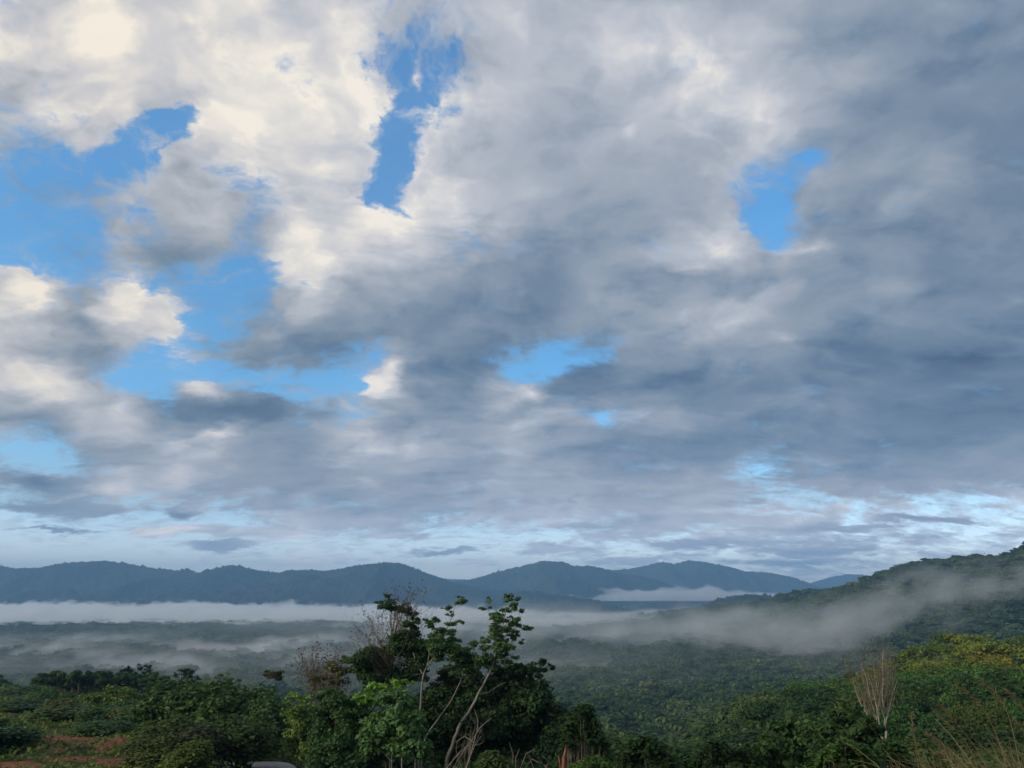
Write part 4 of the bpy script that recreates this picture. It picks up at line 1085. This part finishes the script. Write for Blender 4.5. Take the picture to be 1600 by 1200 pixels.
# smaller shrubs spread over the open slope
cnt = 0; placed = []
while cnt < 110:
    D_ = 48 + 235 * rng.random() ** 1.1; a = rng.uniform(-30, 450)
    x_, y_ = at(a, 925.3, D_).x, D_
    if D_ < 66 and a > 180: continue
    qx_, qy_ = to_px(x_, y_, float(H(x_, y_)))
    if any(((qx_ - s0) / (s2 * 1.05 + 10)) ** 2 + ((qy_ - s1) / (s3 * 1.6 + 5)) ** 2 < 1 for s0, s1, s2, s3, _ in SOIL[:8]): continue
    if any(math.hypot(x_ - u, y_ - v) < 2.2 + D_ * .012 for u, v in placed): continue
    placed.append((x_, y_)); cnt += 1
    w_ = (2.0 + 2.2 * rng.random() + D_ * .008) * float(np.interp(D_, [45, 70, 110], [.38, .6, 1.0])); u = rng.random()
    where = ('before the lowest red patch' if qy_ > 1180 else 'between the red earth patches' if qy_ > 1140 else 'above the long red earth patch' if qy_ > 1105 else 'just below the planted rows') if qx_ < 190 else 'beside the big thicket'
    where = ('at left, ' if qx_ < 60 else '') + where
    if u < .3: cl, lb = (0.070, 0.100, 0.026), 'light green shrub on the left slope ' + where
    elif u < .75: cl, lb = (0.030, 0.060, 0.020), 'dark green shrub on the left slope ' + where
    else: cl, lb = (0.060, 0.062, 0.022), 'olive-brown shrub on the left slope ' + where
    bush('slope_shrub', lb, 0, D_, w_, w_ * (.55 + .3 * rng.random()), cl, int(rng.integers(0, 4)), False, lb.replace(' shrub ', ' shrubs '), (x_, y_))
# plantation: rows of young trees along the brow of the left slope
pt_c, pt_t = crown_proto('plantation_tree', 7.0, 4.8, 'loose', 3600, .30, 500, M_LEAF)
pt_t.materials[0] = M_TWIG
for row, D_ in enumerate((216, 226, 236, 246, 256)):
    for a in np.arange(84, 268, 11):
        aa = a + rng.uniform(-3, 3) + row * 4; dd = D_ + rng.uniform(-2, 2)
        x_ = at(aa, 925.3, dd).x
        z_ = float(H(x_, dd)); hgt_ = 5.6 + 2.2 * rng.random()
        e = empty('plantation_tree', (x_, dd, z_), 'young thin-trunked tree in the %s planted row on the brow, %s' % (('front', 'second', 'middle', 'fourth', 'rear')[row], 'left of the dark pair' if aa < 185 else 'below the dark pair' if aa < 240 else 'right of the dark pair'), 'tree', '%s planted row %d' % (('front', 'second', 'middle', 'fourth', 'rear')[row], 1 if aa < 185 else 2 if aa < 240 else 3))
        e.scale = (1.0, 1.0, hgt_ / 7.0); e.rotation_euler = (0, 0, rng.random() * 6.28)
        c = obj('crown', pt_c, e); c.color = (*[(0.036, 0.08, 0.026), (0.05, 0.10, 0.032), (0.08, 0.14, 0.042)][int(rng.integers(0, 3))], 1)
        obj('trunk', pt_t, e)
pix_tree('dark_tree', 'dark pointed tree rising above the planted rows, left of a pair', 240, [[(197,1082,0,.8),(197,1060,0,.6),(197,1045,0,.4)]], [(197,1043,5,5),(193,1050,8,5),(200,1050,8,5),(188,1056,8,5),(204,1055,7,5)], leaf=.5, color=(0.014, 0.030, 0.013), seed=41, bark=M_BARK_DARK, spread_y=.6, dens=3.2)
pix_tree('dark_tree', 'dark flat-topped tree rising above the planted rows, right of a pair', 242, [[(226,1082,0,.8),(226,1060,0,.6),(226,1045,0,.4)]], [(220,1042,8,4),(232,1042,7,4),(222,1049,9,4),(232,1050,8,4),(226,1056,8,4)], leaf=.5, color=(0.016, 0.030, 0.015), seed=42, bark=M_BARK_DARK, spread_y=.6, dens=2.6)
pix_tree('dark_tree', 'dark domed tree right of the planted rows, behind the big thicket', 150, [[(292,1090,0,1),(292,1062,0,.8),(292,1048,0,.5)]], [(288,1046,9,5),(300,1050,10,6),(282,1053,9,5),(295,1058,12,6),(306,1060,7,5),(290,1068,16,8),(300,1078,18,9)], leaf=.33, color=(0.018, 0.038, 0.016), seed=43, bark=M_BARK_DARK, spread_y=.8)

# right-hand bushes
pix_tree('leafy_bush', 'dark rounded bush with brighter leaf tips at the foot of the white bare tree', 38,
  [[(1340,1200,0,1.6),(1338,1160,0,1.2),(1336,1130,0,.8)]],
  [(1330,1110,18,7,.22),(1345,1114,14,7,.1),(1315,1122,20,10),(1345,1130,24,12),(1325,1140,30,14),(1360,1148,20,14),(1305,1150,26,16),(1340,1162,34,16),(1370,1170,14,12),(1300,1178,30,16),(1350,1185,30,14)],
  leaf=.17, color=(0.022, 0.044, 0.016), seed=51, bark=M_BARK_DARK, cat='shrub', dens=3.0)
pix_tree('leafy_bush', 'dark spreading bush left of the one below the white bare tree', 46,
  [[(1255,1204,0,1.6),(1255,1170,0,1.2),(1252,1140,0,.8)]],
  [(1250,1128,26,9),(1225,1142,26,12),(1270,1140,24,12),(1245,1155,34,14),(1210,1165,28,14),(1280,1165,24,14),(1250,1180,40,16),(1205,1190,32,14),(1290,1192,26,14)],
  leaf=.19, color=(0.022, 0.046, 0.016), seed=52, bark=M_BARK_DARK, cat='shrub', dens=3.0)
def palm_leaf_bush(name, label, D, heads, color, seed, leaf=.34):
    """drooping lobed leaves in whorls on upright stems"""
    r = np.random.default_rng(seed); b = P3(heads[0][0], 1204, D); foot = (b[0], b[1], float(H(b[0], b[1]))); O = np.array(foot)
    e = empty(name, foot, label, 'shrub'); cs, ns, sz, tn, st = [], [], [], [], []
    for (a, c, n) in heads:
        p = P3(a, c, D, r.normal() * .4)
        st.append(wobble(O + (p - O) * np.array([.7, .7, 0]), p, 6, .03, r, .02, .008))
        for i in range(n):
            ang_ = r.random() * 6.283; el_ = r.uniform(-.5, .7)
            d = np.array([math.cos(ang_) * math.cos(el_), math.sin(ang_) * math.cos(el_), math.sin(el_)])
            for q in range(5):
                t = (q + 1) / 5
                cs.append(p + d * t * leaf * 1.2 - np.array([0, 0, t * t * leaf * .45]) - O + r.normal(size=3) * .02); ns.append(np.array([0, 0, 1.]) + d * .4 + r.normal(size=3) * .3)
                sz.append(leaf * .42); tn.append(.5 + .13 * r.normal())
    v, f = leaf_quads(np.array(cs), np.array(sz), unit(np.array(ns)), r)
    c = obj('foliage', mesh_np(name + '_foliage', v, f, M_LEAF, np.clip(tn, 0, 1)), e); c.color = (*color, 1)
    v, f = tube_arrays(st, 5); obj('stems', mesh_np(name + '_stems', v - O, f, M_TWIG), e)
r0 = np.random.default_rng(9)
def heads(x0, x1, ytop, ybot, n, k=12):
    out = []
    for i in range(n):
        a = r0.uniform(x0, x1); m = 1 - abs((a - (x0 + x1) / 2) / ((x1 - x0) / 2)) ** 2
        out.append((a, ybot + (ytop - ybot) * m * r0.uniform(.35, 1.0), k))
    return out
palm_leaf_bush('lobed_leaf_bush', 'bright green bush with drooping lobed leaves at the bottom edge below the white bare tree', 24, heads(1270, 1372, 1156, 1202, 60), (0.052, 0.11, 0.028), 61, .26)
palm_leaf_bush('lobed_leaf_bush', 'green lobed-leaf bush at the bottom edge, just right of the bright one', 26, heads(1362, 1420, 1158, 1202, 44), (0.040, 0.088, 0.026), 62, .24)
palm_leaf_bush('lobed_leaf_bush', 'small pale green bush at the bottom edge in front of the leaning pale trunk', 36, heads(745, 800, 1172, 1204, 40), (0.060, 0.105, 0.034), 63, .26)
palm_leaf_bush('lobed_leaf_bush', 'fresh green low bush at the bottom edge right of the red stump', 34, heads(890, 965, 1182, 1206, 40), (0.062, 0.12, 0.026), 64, .26)
palm_leaf_bush('lobed_leaf_bush', 'large-leaved dark bush at the bottom edge right of the low fresh one', 40, heads(960, 1060, 1150, 1204, 70), (0.030, 0.064, 0.020), 65, .34)
palm_leaf_bush('lobed_leaf_bush', 'large-leaved dark bush at the bottom edge, between its twin and the right-hand bushes', 44, heads(1060, 1200, 1158, 1206, 90), (0.026, 0.058, 0.018), 66, .34)
palm_leaf_bush('lobed_leaf_bush', 'dark leafy bush rising right of the central group above the red stump', 44, heads(868, 955, 1098, 1200, 110), (0.030, 0.064, 0.020), 67, .30)

# grasses ----------------------------------------------------------------
mgs, N, out = material('grass_blade')
at_ = N.new('ShaderNodeAttribute', attribute_name='tone'); oi = N.new('ShaderNodeObjectInfo')
gc = N.mix(at_.outputs['Fac'], N.mix(1.0, oi.outputs['Color'], (0.75, 0.95, 0.8), 'MULTIPLY'), (0.17, 0.125, 0.065))
principled(N, out, gc, .6, .3)
def blade(pts_, w, r):
    """flat tapering ribbon"""
    pts_ = np.asarray(pts_); n = len(pts_); tg = unit(np.gradient(pts_, axis=0)); s = unit(np.cross(tg, r.normal(size=3)))
    ww = (w * np.linspace(1, .15, n) ** .8)[:, None]
    v = np.stack([pts_ - s * ww, pts_ + s * ww], 1).reshape(-1, 3)
    i = np.arange(n - 1)
    return v, np.stack([2 * i, 2 * i + 1, 2 * i + 3, 2 * i + 2], 1)
def grass_tuft(name, label, px_, D, n, h, color, seed, dry=.4, stems=(), spread=.5, lean=-.07, width=.006, group=None):
    r = np.random.default_rng(seed); p = at(px_, 925.3, D); foot = np.array((p.x, D, float(H(p.x, D)) - .03))
    h = max(.5, (at(px_, h, D).z - foot[2])) / .95 if h > 50 else h
    e = empty(name, foot, label, 'grass', group); V, F, T = [], [], []; off = 0
    for i in range(n):
        b = np.array([r.normal() * spread, r.normal() * spread * .6, 0]); hh = h * (.5 + .6 * r.random())
        d = np.array([r.normal() * .15 + lean, r.normal() * .2, 1.0]); t = np.linspace(0, 1, 7)[:, None]
        q = b + d * t * hh + np.array([d[0] * .8 - .05, d[1] * .8, -.55]) * (t ** 2.6) * hh * r.uniform(.3, 1.0)
        v, f = blade(q, width * (.6 + .8 * r.random()), r); V.append(v); F.append(f + off); off += len(v)
        T.append(np.full(len(f), 1.0 if r.random() < dry else r.random() * .45))
    bl = obj('blades', mesh_np(name + '_blades', np.concatenate(V), np.concatenate(F), mgs, np.concatenate(T)), e); bl.color = (*color, 1)
    for pl in stems:   # flowering stalks drawn through pixels
        q = np.array([P3(a, c, D, 0) for a, c in pl]) - foot
        q = np.concatenate([[[q[0][0] * .6, 0, 0]], q]); L = np.linspace(0, 1, len(q)); t = np.linspace(0, 1, 22)
        q = np.stack([np.interp(t, L, q[:, c]) for c in range(3)], 1)
        for _ in range(8): q[1:-1] = .25 * q[:-2] + .5 * q[1:-1] + .25 * q[2:]
        paths = [(q, np.linspace(.006, .0022, 22))]
        for m in range(46):  # the plume
            s0 = q[int(r.integers(14, 22))]; d1 = unit(q[-1] - q[15] + r.normal(size=3) * .35 * np.linalg.norm(q[-1] - q[15])) * r.uniform(.04, .10)
            paths.append((np.stack([s0, s0 + d1 * .5, s0 + d1 + np.array([0, 0, -.02])]), np.array([.0022, .003, .0014])))
        v, f = tube_arrays(paths, 3)
        sm_ = obj('flower_stalk', mesh_np(name + '_stalk', v, f, mgs, np.full(len(f), .95)), e); sm_.color = (.14, .11, .06, 1)
    return e
grass_tuft('tall_grass', 'tall grass tuft with three arching plumed stalks at the bottom right', 1560, 8.5, 230, 1118, (0.07, 0.09, 0.025), 71, .45,
  [[(1572,1190),(1555,1140),(1530,1095),(1498,1072)],[(1590,1175),(1578,1120),(1562,1086),(1538,1068)],[(1545,1200),(1520,1160),(1490,1125),(1472,1104)]])
grass_tuft('tall_grass', 'dry brownish grass tuft left of the arching plumed stalks', 1505, 9.5, 260, 1120, (0.07, 0.075, 0.025), 72, .62, [[(1530,1200),(1512,1160),(1480,1128),(1462,1112)],[(1500,1195),(1470,1160),(1452,1150)]])
grass_tuft('tall_grass', 'grass tuft at the right edge with one stalk bending out of the photo corner', 1612, 8.0, 230, 1110, (0.07, 0.085, 0.025), 73, .5, [[(1625,1160),(1605,1110),(1577,1083)],[(1640,1200),(1612,1150),(1590,1130)]])
grass_tuft('tall_grass', 'sparse greenish grass tuft with thin bent stalks right of the lobed-leaf bushes', 1445, 10.5, 70, 1172, (0.05, 0.08, 0.03), 74, .35, [[(1440,1200),(1432,1165),(1425,1130),(1424,1118)],[(1462,1200),(1455,1175),(1475,1178)]])
for j, (a, d_, h_) in enumerate(((1480, 7.5, 1172), (1535, 7.0, 1168), (1590, 6.8, 1165), (1520, 11.5, 1135), (1575, 11.8, 1128), (1600, 13.5, 1120), (1548, 14.5, 1125), (1475, 12.5, 1150), (1420, 9.5, 1180))):
    grass_tuft('grass_tuft', ['low','low','low','mid-height','mid-height','mid-height','mid-height','mid-height','low'][j] + ' mixed green and straw grass tuft on the bank at the bottom right', a, d_, 170, h_, (0.065, 0.09, 0.026), 80 + j, .45, (), .55, group='%s grass tufts of the bank' % ['low','low','low','mid-height','mid-height','mid-height','mid-height','mid-height','low'][j])
grass_tuft('grass_clump', 'bright green arching grass clump at the bottom edge before the big thicket', 332, 44, 110, 1.9, (0.075, 0.14, 0.035), 95, .08, (), .8, 0.0, .022)
grass_tuft('grass_clump', 'small green grass clump left of the bright arching one', 300, 46, 60, 1.0, (0.06, 0.11, 0.03), 96, .15, (), .6, 0.0, .02)

# the road bend and the pale flowering plants beside it ---------------------------
mr, N, out = material('road_surface')
g_ = N.new('ShaderNodeNewGeometry'); nn = N.noise(g_.outputs['Position'], 3.0, 6, .7)
principled(N, out, N.ramp(nn, [(.3, (.20, .20, .21)), (.7, (.36, .36, .37))])['Color'], .85, .2)
cpts = [gp(340, 1199), gp(365, 1198.5), gp(392, 1196), gp(415, 1195.5), gp(432, 1198.5)]
cpts = [(c[0], c[1]) for c in cpts] + [(cpts[-1][0] + 1.6, cpts[-1][1] - 4), (cpts[-1][0] + 2.0, cpts[-1][1] - 12), (cpts[-1][0] + 1, cpts[-1][1] - 24)]
cp = np.array(cpts); L = np.concatenate([[0], np.cumsum(np.hypot(*np.diff(cp, axis=0).T))]); t = np.linspace(0, L[-1], 60)
q = np.stack([np.interp(t, L, cp[:, 0]), np.interp(t, L, cp[:, 1])], 1)
for _ in range(20): q[1:-1] = .25 * q[:-2] + .5 * q[1:-1] + .25 * q[2:]
tg = unit(np.gradient(q, axis=0)); nrm = np.stack([-tg[:, 1], tg[:, 0]], 1)
rows_ = [q + nrm * w_ for w_ in (-1.5, -.75, 0, .75, 1.5)]
zc = H(q[:, 0], q[:, 1])
V = np.stack([np.concatenate([rw, np.maximum(zc, H(rw[:, 0], rw[:, 1]))[:, None] + .10], 1) for rw in rows_], 1).reshape(-1, 3)
i, j = np.meshgrid(np.arange(59), np.arange(4), indexing='ij')
F = np.stack([i * 5 + j, i * 5 + j + 1, (i + 1) * 5 + j + 1, (i + 1) * 5 + j], -1).reshape(-1, 4)
road = obj('road', mesh_np('road', V, F, mr, smooth=True)); tag(road, kind='structure')
bush('flowering_plant', 'low plant dotted with whitish flowers at the edge of the road bend', 376, 47, 2.2, 1.0, (0.20, 0.19, 0.15), 0)
bush('flowering_plant', 'pale straw-coloured low plant right in front of the road bend', 398, 46, 1.8, .8, (0.22, 0.17, 0.12), 1)

# undergrowth: low herbs over the open slope and the banks, beyond counting ---------------
n = 60000
a_ = rng.uniform(-60, 1660, n); d_ = 40 * np.exp(rng.random(n) * math.log(300 / 40.))
x_ = (a_ - 800) / FPX * math.cos(R(PITCH)) * d_
ok = (a_ < 560) | (d_ < 130)
x_, d_ = x_[ok], d_[ok]
z_ = H(x_, d_); qx_, qy_ = to_px(x_, d_, z_)
bare = np.zeros(len(x_), bool)
for s0, s1, s2, s3, k_ in SOIL[:8]:
    bare |= (((qx_ - s0) / s2) ** 2 + ((qy_ - s1) / s3) ** 2 < .8) & (rng.random(len(x_)) < .80)
dr = np.min(np.hypot(x_[:, None] - q[None, :, 0], d_[:, None] - q[None, :, 1]), 1)
ok = ~bare & (dr > 1.9) & (qx_ > -40) & (qx_ < 1640)
x_, d_, z_ = x_[ok], d_[ok], z_[ok]
sz = (.16 + .14 * rng.random(len(x_))) * np.clip(d_ / 70, .8, 2.2)
c = np.stack([x_, d_, z_ + sz * .5 + .25 * rng.random(len(x_))], 1)
c = np.concatenate([c, c + rng.normal(size=c.shape) * .25]); sz = np.concatenate([sz, sz])
v, f = leaf_quads(c, sz, unit(rng.normal(size=c.shape) * .6 + np.array([0, -.2, .8])), rng)
und = obj('undergrowth', mesh_np('undergrowth', v, f, M_LEAF, np.clip(.45 + .45 * np.concatenate([fbm(x_ / 7., d_ / 7., 3, 8)] * 2) + .14 * rng.normal(size=len(c)), 0, 1)))
und.color = (0.10, 0.14, 0.038, 1); tag(und, kind='stuff')

# lattice mast on the far-left hill -------------------------------------------------------
D_ = 2150.0; p = at(3, 925.3, D_); zf = float(H(p.x, D_)); top = at(6, 975, D_).z
Hm = top - zf; paths = []
for sx, sy in ((-1, -1), (1, -1), (1, 1), (-1, 1)):
    paths.append((np.array([[sx * 2.4, sy * 2.4, -1], [sx * 1.2, sy * 1.2, Hm * .5], [sx * .5, sy * .5, Hm * .93]]), np.array([.28, .24, .2])))
for k_ in range(10):
    z0, z1 = Hm * .93 * k_ / 10, Hm * .93 * (k_ + 1) / 10; w0, w1 = 2.4 - 2.1 * (k_ / 10) ** .8, 2.4 - 2.1 * ((k_ + 1) / 10) ** .8
    w0, w1 = max(w0, .5), max(w1, .5)
    for (ax, ay), (bx_, by_) in (((-1, -1), (1, -1)), ((1, -1), (1, 1)), ((1, 1), (-1, 1)), ((-1, 1), (-1, -1))):
        paths.append((np.array([[ax * w0, ay * w0, z0], [bx_ * w1, by_ * w1, z1]]), np.array([.12, .12])))
        paths.append((np.array([[ax * w1, ay * w1, z1], [bx_ * w1, by_ * w1, z1]]), np.array([.12, .12])))
mt, N, out = material('mast_steel'); principled(N, out, (.12, .12, .13), .5, .5).inputs['Metallic'].default_value = .6
e = empty('radio_mast', (p.x, D_, zf), 'slender steel lattice mast on the low hill at the far left edge', 'mast')
v, f = tube_arrays(paths, 4); obj('lattice', mesh_np('mast_lattice', v, f, mt), e)
v, f = tube_arrays([(np.array([[0, 0, Hm * .9], [0, 0, Hm]]), np.array([.2, .1])), (np.array([[-.9, 0, Hm * .80], [-.9, 0, Hm * .87]]), np.array([.35, .35])), (np.array([[.9, 0, Hm * .70], [.9, 0, Hm * .78]]), np.array([.35, .35]))], 6)
obj('antenna', mesh_np('mast_antenna', v, f, mt), e)
haze = obj('haze', box_mesh('haze', -12500, 12500, -3000, 14300, -41, 640, mh))
tag(haze, kind='stuff')
# fog banks: real volumes whose density breaks up with turbulence
def fog(name, loc, size, rotz, dens, scale, thr, soft, seed, label, top_noise=0.35, detail=4, col=(0.93, 0.97, 1.0), step=0.35, tilt=0.0, shape='flat', stretch=1.0, base=.66):
    m, N, out = material(name)
    tc = N.new('ShaderNodeTexCoord')
    P = tc.outputs['Object']                      # metres, centred
    x, y, z = N.sep(P)
    Q = N.xyz(N.m('MULTIPLY', x, 1 / stretch), y, N.m('MULTIPLY', z, 1.6))
    n = N.noise(N.v('ADD', Q, (seed * 311.0, seed * 77.0, 0)), 1.0 / scale, detail, 0.55)
    n_l = N.noise(N.v('ADD', N.xyz(x, y, 0), (seed * 511.0, seed * 177.0, 0)), 0.3 / scale, 2, 0.5)
    hx, hy, hz = size[0] / 2, size[1] / 2, size[2]
    ex = N.m('SUBTRACT', 1.0, N.m('POWER', N.m('ABSOLUTE', N.m('MULTIPLY', x, 1 / hx)), 4))
    ey = N.m('SUBTRACT', 1.0, N.m('POWER', N.m('ABSOLUTE', N.m('MULTIPLY', y, 1 / hy)), 4))
    edge = N.m('MULTIPLY', ex, ey, clamp=True)
    h = N.m('MULTIPLY', z, 1 / hz)                # 0 bottom .. 1 top
    if shape != 'flat': h = N.m('ADD', h, N.m('MULTIPLY', N.m('SUBTRACT', n_l, 0.5), 1.5))
    if shape == 'flat':
        # solid below an uneven top surface
        topz = N.m('MULTIPLY_ADD', N.m('SUBTRACT', n, 0.5), top_noise * 2, base)
        topz = N.m('MULTIPLY_ADD', N.m('SUBTRACT', n_l, 0.5), top_noise, topz)
        topz = N.m('SUBTRACT', topz, N.m('MULTIPLY', N.m('SUBTRACT', 1.0, edge), 0.6))
        d = N.ss(N.m('SUBTRACT', topz, h), 0.0, soft)
        d = N.m('MULTIPLY', d, N.ss(edge, 0.02, 0.35))
    else:
        # drifting wisps
        v = N.m('ADD', N.m('MULTIPLY', n, 0.75), N.m('MULTIPLY', n_l, 0.4))
        env = N.m('MULTIPLY', N.ss(edge, 0.0, 0.6), N.m('MULTIPLY', N.ss(h, 1.0, 0.35), N.ss(h, -0.05, 0.25)))
        v = N.m('SUBTRACT', v, N.m('MULTIPLY', N.m('SUBTRACT', 1.0, env), 0.35))
        d = N.ss(v, thr, thr + soft)
    pv = N.new('ShaderNodeVolumePrincipled')
    pv.inputs['Color'].default_value = (*col, 1)
    N.l.new(N.m('MULTIPLY', d, dens), pv.inputs['Density'])
    pv.inputs['Anisotropy'].default_value = 0.2
    N.l.new(pv.outputs[0], out.inputs['Volume'])
    m.cycles.volume_step_rate = step
    o = obj('fog_bank', box_mesh(name, -hx, hx, -hy, hy, 0, hz, m))
    o.location = loc; o.rotation_euler = (0, R(tilt), R(rotz))
    tag(o, label, 'fog', kind='stuff')
    return o
fog('fog_valley', (-2300, 4000, 2), (5600, 2600, 105), -14, 0.012, 120, 0, 0.12, 1, 'long white fog bank filling the valley below the blue mountains', top_noise=1.0, stretch=1.1, detail=6, base=.50, col=(0.91, 0.965, 1.0))
fog('fog_far', (1450, 6600, 60), (2900, 900, 150), 2, 0.006, 260, 0, 0.12, 2, 'bright fog bank lying between the low dark ridges and the far mountains', top_noise=0.8, base=.58)
fog('fog_slope', (420, 1650, 6), (1700, 560, 150), -6, 0.0038, 80, 0.45, 0.26, 3, 'thin grey mist drifting across the valley wood right of the tall trees', shape='wisp', detail=6)
fog('fog_wisp', (-800, 1500, 0), (1300, 800, 70), 8, 0.0065, 80, 0.535, 0.18, 4, 'pale wisps of mist over the fields below the left fog bank', shape='wisp')
fog('fog_hill', (640, 1130, 66), (900, 320, 145), -20, 0.0054, 62, 0.45, 0.26, 5, 'grey mist clinging to the flank of the wooded hill at right', shape='wisp', detail=6, tilt=-7)
fog('fog_middle', (0, 2800, 4), (1900, 1100, 95), 0, 0.0062, 180, 0.42, 0.25, 6, 'low mist in the valley behind the tall central trees', shape='wisp')
fog('fog_thin', (100, 1750, -6), (3600, 1900, 80), 0, 0.0010, 300, 0.30, 0.4, 7, 'faint veil of mist over the whole valley wood', shape='wisp')
